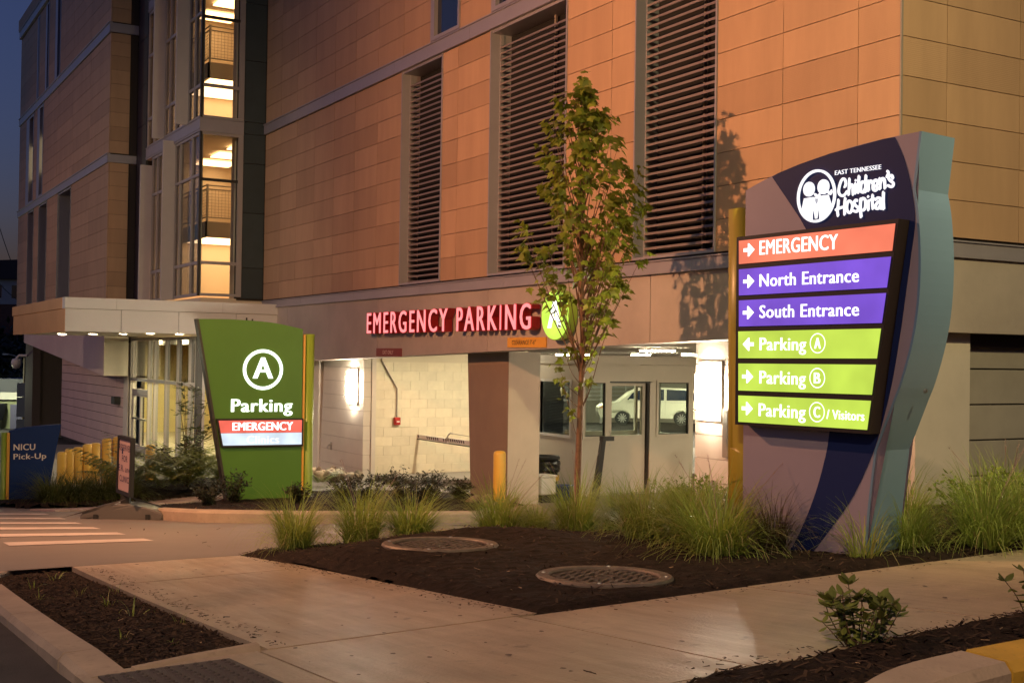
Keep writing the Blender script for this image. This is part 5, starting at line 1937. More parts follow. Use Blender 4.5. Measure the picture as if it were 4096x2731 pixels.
for j, pts in enumerate(([(-0.485, 3.573), (-0.409, 3.576), (-0.386, 3.512), (-0.404, 3.497), (-0.417, 3.508), (-0.416, 3.423), (-0.447, 3.431), (-0.478, 3.457), (-0.505, 3.493)],
                         [(-0.409, 3.575), (-0.385, 3.507), (-0.36, 3.576), (-0.366, 3.506), (-0.379, 3.434), (-0.393, 3.433), (-0.406, 3.499)],
                         [(-0.36, 3.577), (-0.291, 3.579), (-0.262, 3.501), (-0.277, 3.461), (-0.314, 3.431), (-0.357, 3.422), (-0.36, 3.503)],
                         [(-.445 + .044 * math.cos(2 * PI * k / 20), 3.630 + .048 * math.sin(2 * PI * k / 20)) for k in range(20)],
                         [(-.329 + .044 * math.cos(2 * PI * k / 20), 3.634 + .048 * math.sin(2 * PI * k / 20)) for k in range(20)])):
    poly_prism(lgo, pts, FS, .012 + j * .0012, .004)
obj('emblem', lgo, E_LOGO, big)
STROKES = [[(-0.165,3.616),(-0.157,3.633),(-0.162,3.66),(-0.178,3.67),(-0.195,3.654),(-0.208,3.618),(-0.211,3.59),(-0.199,3.569),(-0.179,3.562),(-0.16,3.571),(-0.148,3.586)],[(-0.13,3.665),(-0.132,3.623),(-0.134,3.564)],[(-0.133,3.594),(-0.124,3.618),(-0.114,3.627),(-0.104,3.616),(-0.103,3.587),(-0.1,3.561)],[(-0.083,3.63),(-0.082,3.567)],[(-0.081,3.65),(-0.081,3.648)],[(-0.056,3.673),(-0.059,3.623),(-0.058,3.569)],[(-0.013,3.627),(-0.03,3.636),(-0.041,3.621),(-0.043,3.589),(-0.034,3.571),(-0.02,3.571),(-0.011,3.59)],[(-0.005,3.672),(-0.008,3.626),(-0.006,3.568)],[(0.014,3.636),(0.014,3.608),(0.016,3.574)],[(0.015,3.612),(0.022,3.631),(0.034,3.634),(0.041,3.621)],[(0.05,3.594),(0.071,3.6),(0.083,3.616),(0.073,3.635),(0.057,3.631),(0.048,3.608),(0.049,3.582),(0.065,3.571),(0.086,3.585)],[(0.096,3.643),(0.099,3.607),(0.099,3.577)],[(0.1,3.611),(0.11,3.635),(0.122,3.64),(0.131,3.627),(0.134,3.603),(0.136,3.577)],[(0.151,3.682),(0.158,3.67),(0.147,3.647)],[(0.191,3.631),(0.184,3.651),(0.168,3.651),(0.161,3.636),(0.175,3.619),(0.193,3.605),(0.193,3.589),(0.178,3.583),(0.157,3.593)],[(-0.212,3.539),(-0.215,3.501),(-0.22,3.476),(-0.214,3.437)],[(-0.159,3.546),(-0.164,3.508),(-0.163,3.441)],[(-0.23,3.477),(-0.195,3.487),(-0.154,3.491)],[(-0.127,3.525),(-0.11,3.511),(-0.105,3.487),(-0.114,3.457),(-0.129,3.45),(-0.144,3.466),(-0.147,3.494),(-0.139,3.52),(-0.127,3.525)],[(-0.065,3.519),(-0.079,3.525),(-0.091,3.51),(-0.081,3.491),(-0.062,3.477),(-0.061,3.461),(-0.076,3.452),(-0.093,3.459)],[(-0.041,3.529),(-0.044,3.477),(-0.037,3.414)],[(-0.043,3.517),(-0.024,3.532),(-0.007,3.514),(-0.007,3.474),(-0.021,3.457),(-0.038,3.459)],[(0.014,3.512),(0.015,3.454)],[(0.015,3.539),(0.015,3.536)],[(0.046,3.545),(0.044,3.497),(0.049,3.459)],[(0.03,3.514),(0.061,3.52)],[(0.068,3.513),(0.079,3.523),(0.096,3.522),(0.104,3.512),(0.103,3.48),(0.11,3.454)],[(0.101,3.504),(0.082,3.494),(0.068,3.475),(0.073,3.459),(0.092,3.459),(0.103,3.476)],[(0.125,3.555),(0.124,3.502),(0.128,3.45)],[(-0.397,3.592),(-0.372,3.575),(-0.359,3.588)],[(-0.291,3.598),(-0.276,3.584),(-0.264,3.603)]]
bm = bmesh.new()
for st in STROKES:
    sm = catmull(st, 4) if len(st) > 2 else st
    rw = .0082
    N_ = len(sm)
    cap = []
    Lf, Rt = [], []
    for i, (s, z) in enumerate(sm):
        a = sm[max(0, i - 1)]; b = sm[min(N_ - 1, i + 1)]
        t = Vector((b[0] - a[0], b[1] - a[1])).normalized()
        Lf.append((s - t.y * rw, z + t.x * rw)); Rt.append((s + t.y * rw, z - t.x * rw))
    dd = .010 + random.random() * .004
    f0 = [bm.verts.new(FS(s, z, dd)) for s, z in Lf]; g0 = [bm.verts.new(FS(s, z, dd)) for s, z in Rt]
    f1 = [bm.verts.new(FS(s, z, .004)) for s, z in Lf]; g1 = [bm.verts.new(FS(s, z, .004)) for s, z in Rt]
    for k in range(N_ - 1):
        bm.faces.new((f0[k], f0[k + 1], g0[k + 1], g0[k])); bm.faces.new((f1[k], f1[k + 1], f0[k + 1], f0[k])); bm.faces.new((g0[k], g0[k + 1], g1[k + 1], g1[k]))
    for (s, z) in (sm[0], sm[-1]):
        c = [bm.verts.new(FS(s + rw * math.cos(2 * PI * k / 10), z + rw * math.sin(2 * PI * k / 10), dd - .0008)) for k in range(10)]
        bm.faces.new(c)
obj('script_lettering', bm, E_LOGO, big)
bm = bmesh.new()
letters(bm, FS, 'EAST TENNESSEE', -.243, .108, 3.700, 3.728, .008, offset=.05)
obj('lettering', bm, E_LOGO, big)
# ochre post behind the left edge
bm = bmesh.new()
prof = [(-1.23, -.02), (-1.005, -.02), (-1.005, -.30), (-1.23, -.30)]
for (s0, s1, d0, d1) in ((-1.235, -1.02, -.06, -.28),):
    fbox(bm, FS, s0, s1, 1.0, 3.575, d0, d1)
bmesh.ops.bevel(bm, geom=[e for e in bm.edges if abs(e.verts[0].co.z - e.verts[1].co.z) > 1], offset=.07, segments=4, affect='EDGES')
obj('post', bm, M_OCHRE, big, True)
bm = bmesh.new()
fbox(bm, FS, -1.0, -.96, 2.05, 2.25, -.02, -.3); fbox(bm, FS, .2, .215, 2.3, 2.32, -.1, -.12)
obj('bracket', bm, M_FRAME, big)
bm = bmesh.new(); lathe(bm, [(0, .014), (.012, .014), (.014, .004), (.014, 0)], 10)
for v in bm.verts:
    c = v.co.copy(); v.co = FS(.272 + c.z + .016, 2.335 + c.x, -.2 + c.y)
obj('eye_bolt', bm, M_CHROME, big)

# ================================================================== GREEN PARKING SIGN
b84 = R(84.1)
FG = Frame(-20.3, 7.3, math.cos(b84), math.sin(b84))
gs = thing('parking_sign', 'green parking sign with lit circled A and lime post', 'parking sign', FG(-.5, .0))
top = catmull([(-1.655, 3.083), (-1.175, 3.091), (-0.742, 3.078), (-0.301, 3.041), (0.16, 2.952)], 5)
outl = [(-1.06, -.15)] + top + [(.166, 2.0), (.172, -.15)]
bm = poly_prism(bmesh.new(), outl, FG, 0, -.26)
obj('body', bm, M_GREEN, gs)
bm = bmesh.new()
poly_prism(bm, [(-1.662, 3.086), (-1.625, 3.086), (-1.045, -.15), (-1.085, -.15)], FG, .004, -.27)
obj('edge_strip', bm, mat('dark_bronze', (0.045, .04, .032), rough=.4), gs)
obj('trim_strip', fbox(bmesh.new(), FG, .176, .212, -.15, 2.86, .0, -.2), M_ORSTRIP, gs)
bm = bmesh.new(); c = FG(.30, 0, -.1); lathe(bm, [(0, 2.87), (.095, 2.87), (.095, -.15)], 22, (c.x, c.y, 0))
obj('post', bm, M_LIME, gs, True)
bm = poly_prism(bmesh.new(), [(-1.315, 1.408), (-1.222, .925), (.178, .925), (.178, 1.408)], FG, .07, .001)
cb_ = obj('cabinet', bm, M_FRAME, gs)
p1 = obj('lit_panel', poly_prism(bmesh.new(), [(-1.278, 1.378), (-1.238, 1.166), (.150, 1.166), (.150, 1.378)], FG, .075, .0705), E_PINK, gs)
p2 = obj('lit_panel', poly_prism(bmesh.new(), [(-1.237, 1.162), (-1.197, .957), (.150, .957), (.150, 1.162)], FG, .075, .0705), E_ICE, gs)
bm = bmesh.new(); letters(bm, FG, 'EMERGENCY', -1.047, -.003, 1.208, 1.345, .0765, offset=.04)
obj('lettering', bm, E_WHITE, p1)
bm = bmesh.new(); letters(bm, FG, 'Clinics', -.805, -.24, .986, 1.118, .0765, offset=.04)
obj('lettering', bm, emis('near_white_letter', (.93, .97, 1.0), 1.06), p2)
bm = bmesh.new()
n = 56; cs, cz = -.527, 2.243
o_ = [bm.verts.new(FG(cs + .345 * math.cos(2 * PI * k / n), cz + .348 * math.sin(2 * PI * k / n), .012)) for k in range(n)]
i_ = [bm.verts.new(FG(cs + .290 * math.cos(2 * PI * k / n), cz + .292 * math.sin(2 * PI * k / n), .012)) for k in range(n)]
ob_ = [bm.verts.new(FG(cs + .345 * math.cos(2 * PI * k / n), cz + .348 * math.sin(2 * PI * k / n), .002)) for k in range(n)]
for k in range(n):
    bm.faces.new((o_[k], o_[(k + 1) % n], i_[(k + 1) % n], i_[k])); bm.faces.new((ob_[k], ob_[(k + 1) % n], o_[(k + 1) % n], o_[k]))
E_SIGNA = emis('lit_letter_a', (.97, 1.0, .90), 2.0)
obj('ring', bm, E_SIGNA, gs)
bm = bmesh.new(); letters(bm, FG, 'A', -.705, -.350, 2.092, 2.450, .012, offset=.032)
obj('letter', bm, E_SIGNA, gs)
bm = bmesh.new(); letters(bm, FG, 'Parking', -1.064, -.002, 1.522, 1.738, .012, offset=.035, space=1.10)
obj('lettering', bm, E_SIGNA, gs)
bm = bmesh.new(); tube(bm, [FG(-.8, 3.08, -.1), FG(-.8, 3.13, -.1)], .015, 6); tube(bm, [FG(-.7, 3.08, -.1), FG(-.7, 3.11, -.1)], .015, 6)
obj('lifting_lug', bm, M_RUBBER, gs)

# ================================================================== BLUE PICK-UP SIGN
FN = Frame(-23.15, 3.15, 0, 1)
ns = thing('pickup_sign', 'low blue NICU Pick-Up sign with lime post at its left', 'pickup sign', (-23.2, 3.5, -.25))
top = catmull([(-.026, 1.084), (.149, 1.13), (.362, 1.158), (.591, 1.18), (.825, 1.187)], 4)
outl = [(-.03, -.28)] + top + [(.796, 1.04), (.717, .584), (.666, .22), (.600, -.28)]
obj('body', poly_prism(bmesh.new(), outl, FN, 0, -.2), M_BLUE, ns)
obj('trim_strip', fbox(bmesh.new(), FN, -.082, -.036, -.28, 1.056, .0, -.16), M_ORSTRIP, ns)
bm = bmesh.new(); c = FN(-.125, 0, -.06); lathe(bm, [(0, 1.06), (.052, 1.06), (.052, -.28)], 16, (c.x, c.y, 0))
obj('post', bm, M_LIME, ns, True)
bm = bmesh.new(); letters(bm, FN, 'NICU', .027, .390, .748, .856, .003, offset=.022)
obj('lettering', bm, M_PRINT, ns)
bm = bmesh.new(); letters(bm, FN, 'Pick-Up', .029, .578, .588, .686, .003, offset=.022)
obj('lettering', bm, M_PRINT, ns)

# ================================================================== PORTABLE SIGN
pg = thing('portable_sign', 'portable black framed pavement sign turned edge-on by the island kerb', 'pavement sign', (-17.5, 3.88, zg(-17.5, 3.88)))
zb = zg(-17.5, 3.88)
FP = Frame(-17.5, 3.88, .80, .60)   # base long axis
FPS = Frame(-17.5, 3.86, .955, .30)  # face axis
bm = bmesh.new()
prof = [(-.62, 0), (-.60, .10), (-.40, .17), (-.18, .22), (.18, .22), (.40, .17), (.60, .10), (.62, 0)]
FPB = Frame(-17.5, 3.88, .42, .9)
poly_prism(bm, [(s * .92, zb + z) for s, z in prof], FPB, .22, -.22)
bmesh.ops.bevel(bm, geom=bm.edges[:], offset=.02, segments=1, affect='EDGES')
obj('base', bm, mat('grey_plastic_base', (.12, .11, .105), rough=.4), pg)
for s in (-.35, .35):
    obj('wheel', fbox(bmesh.new(), FPB, s - .03, s + .03, zb, zb + .09, .24, .222), M_RUBBER, pg)
obj('neck', fbox(bmesh.new(), FPB, -.06, .06, zb + .221, zb + .34, .05, -.05), M_RUBBER, pg)
zs0, zs1 = zb + .34, 1.335
FQ = Frame(-17.49, 3.86, -.55, .835)
lean = .06
LQ = lambda s, z, d: FQ(s + lean * (z - zs0), z, d)
def qbox(s0, s1, z0, z1, d0, d1):
    return poly_prism(bmesh.new(), [(s0, z0), (s1, z0), (s1, z1), (s0, z1)], LQ, d0, d1)
FQ = Frame(-17.49, 3.86, .9993, .036)
bm = bmesh.new()
for q in ((-.36, -.31, zs0, zs1), (.31, .36, zs0, zs1), (-.31, .31, zs0, zs0 + .05), (-.31, .31, zs1 - .05, zs1)):
    poly_prism(bm, [(q[0], q[2]), (q[1], q[2]), (q[1], q[3]), (q[0], q[3])], LQ, .03, -.03)
obj('frame', bm, M_RUBBER, pg)
obj('poster', qbox(-.309, .309, zs0 + .051, zs1 - .051, .012, -.012), mat('poster_pink', (.50, .36, .36), rough=.4), pg)
bm = bmesh.new()
FPT = lambda s, z, d=0: LQ(s, z, d)
for t_, z in (('RESERVED', .62), ('FOR', .455), ('E.R. and', .30), ('CLINIC', .14)):
    w_ = .034 * len(t_) + .04
    letters(bm, FPT, t_, -w_, w_, zs0 + .05 + z * .9, zs0 + .05 + z * .9 + .085, .014, offset=.012)
c_ = [(0 + .06 * math.cos(2 * PI * k / 16), zs1 - .16 + .06 * math.sin(2 * PI * k / 16)) for k in range(16)]
poly_prism(bm, [(-.16, zs1 - .25), (-.10, zs1 - .25), (-.11, zs1 - .17), (-.15, zs1 - .17)], LQ, .016, .0125)
obj('lettering', bm, M_NAVY, pg)

# ================================================================== BOLLARDS
def bollard(label, x, y, h, r=.1, z=None, group='yellow bollards'):
    t = thing('bollard', label, 'bollard', (x, y, zg(x, y) if z is None else z), group=group)
    bm = bmesh.new()
    lathe(bm, [(r, -.1), (r, h - r * .55), (r * .92, h - r * .25), (r * .7, h - r * .07), (r * .35, h), (0, h)], 20)
    place('sleeve', to_mesh('sleeve', bm, True), M_YELLOW, t, world_space=False)
    bm = bmesh.new(); lathe(bm, [(r * 1.12, 0), (r * 1.12, .02), (r, .025)], 20)
    place('collar', to_mesh('collar', bm), M_CONC, t, world_space=False)
    return t


bollard('yellow bollard standing alone before the brown column face', -17.75, 10.0, .90, .105, z=.06)
names = ['yellow bollard nearest the lobby doors, at the right end of the row', 'bright yellow bollard half hidden by the pavement sign', 'well lit yellow bollard next left of the pavement sign',
         'third yellow bollard left of the pavement sign, half lit', 'fourth yellow bollard left of the pavement sign, in shade', 'shaded yellow bollard in the middle of the left row', 'shaded yellow bollard second from the blue sign', 'shaded yellow bollard next to the blue sign', 'yellow bollard partly behind the blue sign edge']
for nm_, (y, zt_) in zip(names, ((6.48, .52), (5.78, .70), (5.56, .67), (5.33, .58), (5.17, .56), (4.98, .50), (4.81, .47), (4.66, .41))):
    z0 = zg(-26.95, y)
    bollard(nm_, -26.95, y, zt_ - z0, .105, group='yellow bollards along the entrance plaza')
bollard('yellow bollard just visible between the booth and the right pier', -18.9, 15.75, 1.0, .09, z=-.085)

# ================================================================== PLANTS


def blade(bm, base, ang, lean, length, w, segs=4, droop=1.0):
    """one arching grass blade"""
    p = Vector(base)
    d = Vector((math.cos(ang), math.sin(ang), 0))
    side = Vector((-d.y, d.x, 0))
    a = lean
    prev = None
    for k in range(segs + 1):
        t = k / segs
        ww = w * (1 - t ** 1.6) * .5 + .0004
        q = (bm.verts.new(p - side * ww), bm.verts.new(p + side * ww))
        if prev:
            bm.faces.new((prev[0], prev[1], q[1], q[0]))
        prev = q
        st = length / segs
        p = p + (d * math.sin(a) + Vector((0, 0, math.cos(a)))) * st
        a += droop * (.18 + .42 * t) * (0.6 + lean)


def grass_mesh(seed, n, h, spread, w=.006, stiff=1.0):
    rnd = random.Random(seed)
    bm = bmesh.new()
    for i in range(n):
        a = rnd.uniform(0, 2 * PI)
        r = spread * .22 * math.sqrt(rnd.random())
        L = h * rnd.uniform(.55, 1.12)
        lean = abs(rnd.gauss(0, .55)) * .9 + .05
        blade(bm, (r * math.cos(a), r * math.sin(a), -.02), a + rnd.gauss(0, .5), min(lean, 1.25), L, w * rnd.uniform(.6, 1.3), 5, stiff * rnd.uniform(.5, 1.7))
    return to_mesh('blades', bm)


def plume_mesh(seed, n, h):
    rnd = random.Random(seed)
    bm = bmesh.new()
    for i in range(n):
        a = rnd.uniform(0, 2 * PI)
        le = rnd.uniform(.12, .5)
        p = Vector((0, 0, 0)); d = Vector((math.cos(a), math.sin(a), 0))
        path = []
        for k in range(6):
            path.append(p.copy())
            p = p + (d * math.sin(le) + Vector((0, 0, math.cos(le)))) * h / 5
            le += .06
        tube(bm, path, .0015, 4, False)
        # bristly head
        e = path[-1]; dr_ = (path[-1] - path[-2]).normalized()
        L = .10
        for k in range(34):
            t = rnd.random()
            c = e + dr_ * (t - .5) * L
            v = Vector((rnd.gauss(0, 1), rnd.gauss(0, 1), rnd.gauss(0, .6))).normalized()
            rr = .012 * math.sin(PI * (t * .9 + .05)) + .003
            u = v.cross(dr_).normalized() * .0012
            q = [bm.verts.new(c - u), bm.verts.new(c + u), bm.verts.new(c + v * rr + dr_ * .012)]
            bm.faces.new(q)
    return to_mesh('seed_head', bm)


GMESH = [grass_mesh(11 + i, 640, .60, .55) for i in range(5)]
GTHIN = grass_mesh(31, 90, .52, .40, .007)
PMESH = [plume_mesh(51 + i, 3, .62) for i in range(3)]
for me in GMESH + [GTHIN]:
    me.materials.append(L_GRASS)
for me in PMESH:
    me.materials.append(L_SEED)


def grass(label, x, y, h, w, k, plumes=0, me=None, fn=bed_h, m=None):
    t = thing('ornamental_grass', label, 'grass clump', (x, y, fn(x, y) - .01), random.uniform(0, 6.28), group='clumps of ornamental grass')
    o = place('blades', me or GMESH[k % 5], None, t, world_space=False)
    if m:
        o.data = o.data.copy(); o.data.materials[0] = m
    t.scale = (w, w, h)
    if plumes:
        place('seed_head', PMESH[k % 3], None, t, world_space=False)
    return t


G_ = [
    ('arching grass clump at the far left end of the bed row', -9.5, 3.46, 1.0, .98, 0, 0),
    ('grass clump with plumes, second from the left end of the bed row', -9.45, 4.02, 1.1, 1.05, 1, 1),
    ('low wide grass clump just left of the far manhole cover', -9.05, 4.28, .78, 1.05, 2, 0),
    ('grass clump with plumes directly behind the far manhole cover', -8.9, 5.02, 1.0, 1.1, 3, 1),
    ('small low grass clump right of the far manhole cover', -9.2, 5.55, .62, .75, 0, 0),
    ('tall grass clump with plumes left of the tree trunk', -8.9, 5.78, 1.08, 1.1, 1, 1),
    ('grass clump at the foot of the tree trunk', -8.9, 6.25, .95, .95, 2, 0),
    ('broad grass clump just right of the tree trunk', -7.5, 5.5, 1.0, 1.15, 3, 0),
    ('broad grass clump left of the ochre post in the front row', -7.0, 5.55, 1.05, 1.15, 0, 0),
    ('largest grass clump with plumes in front of the mauve sign corner', -6.3, 5.22, 1.05, 1.25, 1, 1),
    ('dark dry grass clump against the mauve sign face', -6.22, 5.62, .92, .85, 2, 0),
    ('full grass clump with plumes right of the teal sign edge', -5.28, 6.55, 1.15, 1.0, 3, 1),
    ('grass clump at the right end of the frame by the sidewalk', -5.42, 7.45, .95, 1.05, 1, 0),
    ('grass clump between the teal sign edge and the plumed clump', -5.55, 6.15, .80, .85, 4, 0),
    ('shaggy grass clump third from the teal sign, by the sidewalk', -5.35, 7.0, 1.0, 1.05, 2, 0),
    ('tall grass clump behind the sidewalk row at the right edge', -5.95, 7.6, 1.1, 1.1, 0, 1),
    ('grass clump behind the teal sign, against the pale column', -6.3, 6.9, 1.0, 1.05, 4, 0),
    ('bright grass clump behind the front row near the booth door', -8.6, 6.75, .85, 1.0, 2, 0),
    ('bright grass clump behind the front row left of the ochre post', -8.0, 7.2, .85, 1.05, 3, 0),
    ('pale backlit grass clump behind the tree trunk base', -9.3, 6.9, .8, .95, 0, 0),
]
for g in G_:
    o = grass(*g)
L_DRY = leafmat('dry_grass_blade', (.13, .095, .07), .2, .4)
t = [o for o in bpy.data.objects if o.get('label', '').startswith('dark dry grass')][0]
ch = t.children[0]; ch.data = ch.data.copy(); ch.data.materials[0] = L_DRY
grass('sparse young grass clump in front of the teal sign edge', -5.42, 5.62, .95, .95, 0, 0, GTHIN)
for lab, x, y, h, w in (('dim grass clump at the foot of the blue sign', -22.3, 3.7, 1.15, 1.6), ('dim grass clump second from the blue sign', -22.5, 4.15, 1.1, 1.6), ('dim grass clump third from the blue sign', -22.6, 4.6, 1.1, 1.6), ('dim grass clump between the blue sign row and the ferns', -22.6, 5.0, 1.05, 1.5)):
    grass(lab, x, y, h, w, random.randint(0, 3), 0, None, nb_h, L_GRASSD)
# little sprouts in the near strip
SPR = [grass_mesh(71 + i, 13, .13, .16, .007) for i in range(3)]
for me in SPR:
    me.materials.append(L_GRASS)
sp = (('leafy grass sprout at the far left of the near mulch strip', -8.66, 1.33, 1.0), ('grass sprout near the top edge of the near mulch strip', -9.04, 1.52, 1.1), ('small sprout beside the walk in the near mulch strip', -8.0, 1.50, .8), ('sprout growing against the sidewalk edge', -7.95, 1.70, 1.0),
      ('tufted sprout in the middle of the near mulch strip', -7.42, 1.56, 1.0), ('largest sprout in the near mulch strip', -6.86, 1.58, 1.35), ('lone sprout toward the ramp end of the near mulch strip', -6.05, 1.34, .8), ('tiny sprout close to the ramp', -5.72, 1.5, .45), ('sprout by the broken sidewalk edge', -6.4, 1.70, .8), ('low sprout by the kerb in the near mulch strip', -8.02, 1.27, .8))
for i, (lab, x, y, s) in enumerate(sp):
    t = thing('grass_sprout', lab, 'sprout', (x, y, strip_h(x, y) - .005), i * 1.3, group='young sprouts in the near mulch strip')
    place('blades', SPR[i % 3], None, t, world_space=False)
    t.scale = (s, s, s)


# leaves: a flat leaf outline dropped along a direction
def leaf(bm, p, tip, nrm, outline, size):
    tip = tip.normalized()
    s = tip.cross(nrm)
    if s.length < 1e-4:
        s = tip.cross(Vector((1, 0, 0)))
    s.normalize()
    n = s.cross(tip).normalized()
    vs = [bm.verts.new(p + (tip * v + s * u + n * (-.25 * abs(u) + .0)) * size) for u, v in outline]
    c = bm.verts.new(p + tip * size * .42)
    for i in range(len(vs)):
        bm.faces.new((c, vs[i], vs[(i + 1) % len(vs)]))


MAPLE = [(0, 0), (.16, .10), (.42, .06), (.36, .22), (.56, .44), (.30, .46), (.22, .58), (.14, .72), (0, 1.0), (-.14, .72), (-.22, .58), (-.30, .46), (-.56, .44), (-.36, .22), (-.42, .06), (-.16, .10)]
OVAL = [(0, 0), (.16, .22), (.21, .5), (.14, .8), (0, 1), (-.14, .8), (-.21, .5), (-.16, .22)]
LANCE = [(0, 0), (.11, .25), (.14, .5), (.09, .8), (0, 1), (-.09, .8), (-.14, .5), (-.11, .25)]
SMALL = [(0, 0), (.25, .45), (0, 1), (-.25, .45)]

# the young maple
TXY = Vector((-12.85, 8.38, 0))
TK = 1.242
tz = bed_h(TXY.x, TXY.y)
tree = thing('maple_tree', 'slender young maple tree in the grass bed before the lime disc sign', 'tree', (TXY.x, TXY.y, tz))
VIEW = Vector((-.8405, .5418, 0)); SIDE = Vector((.5418, .8405, 0))
rt = random.Random(5)


def tp_pt(lat, dep, z):
    return Vector((TXY.x, TXY.y, 0)) + SIDE * lat * TK - VIEW * dep * TK + Vector((0, 0, 2.5 + (z - 2.5) * TK))


trunk_c = [(-.02, (tz - .05 - 2.5) / TK + 2.5), (-.015, 1.2), (.0, 1.8), (.015, 2.4), (.02, 2.9), (-.01, 3.4), (-.03, 3.9), (-.03, 4.4), (.01, 4.9), (.03, 5.2)]
bm = bmesh.new()
tube(bm, [tp_pt(l, 0, z) for l, z in trunk_c], [.052, .043, .038, .035, .030, .024, .019, .015, .009, .005], 10)
obj('trunk', bm, M_BARK, tree, True)
# outline: (z, left, right) of the crown, metres from the trunk line
OUTL = [(5.38, -.02, .09), (5.25, -.20, .13), (5.15, -.25, .15), (5.0, -.27, .24), (4.85, -.42, .30), (4.70, -.42, .50), (4.58, -.38, .55), (4.45, -.41, .55), (4.3, -.46, .57), (4.1, -.52, .57), (3.95, -.58, .60), (3.82, -.57, .64), (3.7, -.57, .64), (3.55, -.58, .56), (3.4, -.56, .56), (3.28, -.50, .55), (3.16, -.40, .54), (3.02, -.18, .36), (2.92, -.10, .30)]


def crown_w(z):
    for (z1, l1, r1), (z0, l0, r0) in zip(OUTL[:-1], OUTL[1:]):
        if z0 <= z <= z1:
            t = (z - z0) / (z1 - z0)
            return l0 + (l1 - l0) * t, r0 + (r1 - r0) * t
    return -.1, .1


lb_ = bmesh.new(); cr = bmesh.new()


def leaf_cluster(p, out, n, size):
    for _ in range(n):
        q = p + Vector((rt.gauss(0, .05), rt.gauss(0, .05), rt.gauss(0, .045)))
        d = (out * rt.uniform(.3, 1.0) + Vector((rt.gauss(0, .45), rt.gauss(0, .45), -rt.uniform(.35, 1.2)))).normalized()
        nr_ = (Vector((rt.gauss(0, .45), rt.gauss(0, .45), 1.0)) + out * .6).normalized()
        leaf(cr, q, d, nr_, MAPLE, size * rt.uniform(.45, 1.2))


for i in range(88):
    z1 = 3.0 + 2.32 * ((i + .5) / 88) ** .95 + rt.uniform(-.06, .06)
    lo_, hi_ = crown_w(min(5.36, z1))
    a = rt.uniform(0, 2 * PI)
    lo_, hi_ = lo_ * 1.08, hi_ * 1.06
    lat = ((lo_ + hi_) / 2 + (hi_ - lo_) / 2 * math.cos(a)) * rt.uniform(.80, 1.02)
    dep = (hi_ - lo_) / 2 * math.sin(a) * rt.uniform(.6, .95)
    reach = math.hypot(lat, dep)
    z0 = max(2.35, z1 - .45 - reach * 1.5)
    pb = tp_pt(.01, 0, z0)
    pe = tp_pt(lat, dep, z1)
    mid = tp_pt(lat * .45, dep * .45, z0 + (z1 - z0) * .42)
    path = catmull([tuple(pb), tuple(mid), tuple(pe)], 6)
    tube(lb_, path, [.010 - .0085 * k / (len(path) - 1) for k in range(len(path))], 5, False)
    out = Vector((pe.x - pb.x, pe.y - pb.y, 0))
    out = out.normalized() if out.length > .02 else Vector((1, 0, 0))
    for k in range(4, len(path)):
        f = k / (len(path) - 1)
        if f < .55 and z1 < 4.3:
            continue
        if rt.random() < (.45 if z1 < 3.7 else .25 if z1 < 4.4 else .40) or (z1 < 3.35 and lat < -.05 and rt.random() < .7):
            continue
        leaf_cluster(Vector(path[k]), out, 2 if f < .6 else 3, .138)
    leaf_cluster(pe, out, 5, .138)
# low side twigs under the crown
for lat, z, dep in ((-.22, 2.42, .03), (-.15, 2.55, -.05), (-.20, 2.30, .05), (-.05, 2.62, .06), (-.16, 2.18, 0), (.10, 2.30, .04), (.14, 2.60, -.04), (-.09, 1.98, .02), (.06, 2.52, .05)):
    pb = tp_pt(.0, 0, z - .3); pe = tp_pt(lat, dep, z)
    path = catmull([tuple(pb), tuple(tp_pt(lat * .6, dep * .6, z - .18)), tuple(pe)], 5)
    tube(lb_, path, [.006 - .004 * k / (len(path) - 1) for k in range(len(path))], 5, False)
    leaf_cluster(pe, Vector((1 if lat > 0 else -1, 0, 0)), 6, .115)
path = catmull([tuple(tp_pt(.01, 0, 1.98)), tuple(tp_pt(.10, 0, 2.2)), tuple(tp_pt(.22, .0, 2.65)), tuple(tp_pt(.33, 0, 2.95))], 5)
tube(lb_, path, [.009 - .007 * k / (len(path) - 1) for k in range(len(path))], 5, False)
obj('branches', lb_, M_BARK, tree)
obj('crown', cr, L_MAPLE, tree)


def leafy(name, label, cat, x, y, z, h, r, n, size, m, outl, stems=5, seed=1, droop=.3, group=None, upright=.5, flat=1.0):
    rr = random.Random(seed)
    t = thing(name, label, cat, (x, y, z), 0, group)
    tw = bmesh.new(); lf = bmesh.new()
    ends = []
    for s in range(stems):
        a = 2 * PI * s / stems + rr.uniform(-.5, .5)
        R_ = r * rr.uniform(.35, 1.0)
        H = h * rr.uniform(.6, 1.0) * (1 - .35 * (R_ / r) ** 2)
        pts = [(0, 0, -.03), (R_ * .35 * math.cos(a), R_ * .35 * math.sin(a), H * .4), (R_ * math.cos(a), R_ * math.sin(a), H)]
        path = catmull(pts, 6)
        tube(tw, path, [max(.0025, h * .010 * (1 - k / len(path))) for k in range(len(path))], 5, False)
        for k in range(2, len(path)):
            ends.append((Vector(path[k]), k / len(path)))
    for i in range(n):
        p, f = rr.choice(ends)
        if rr.random() > f + .25:
            continue
        a = rr.uniform(0, 2 * PI)
        d = Vector((math.cos(a), math.sin(a), rr.uniform(-droop, upright)))
        q = p + Vector((rr.gauss(0, r * .10), rr.gauss(0, r * .10), rr.gauss(0, h * .06)))
        if q.z < .02:
            q.z = .02 + rr.random() * .05
        leaf(lf, q, d, Vector((rr.gauss(0, .4), rr.gauss(0, .4), 1)), outl, size * rr.uniform(.6, 1.2))
    place('stems', to_mesh('stems', tw), M_TWIG, t, world_space=False)
    place('foliage', to_mesh('foliage', lf), m, t, world_space=False)
    return t


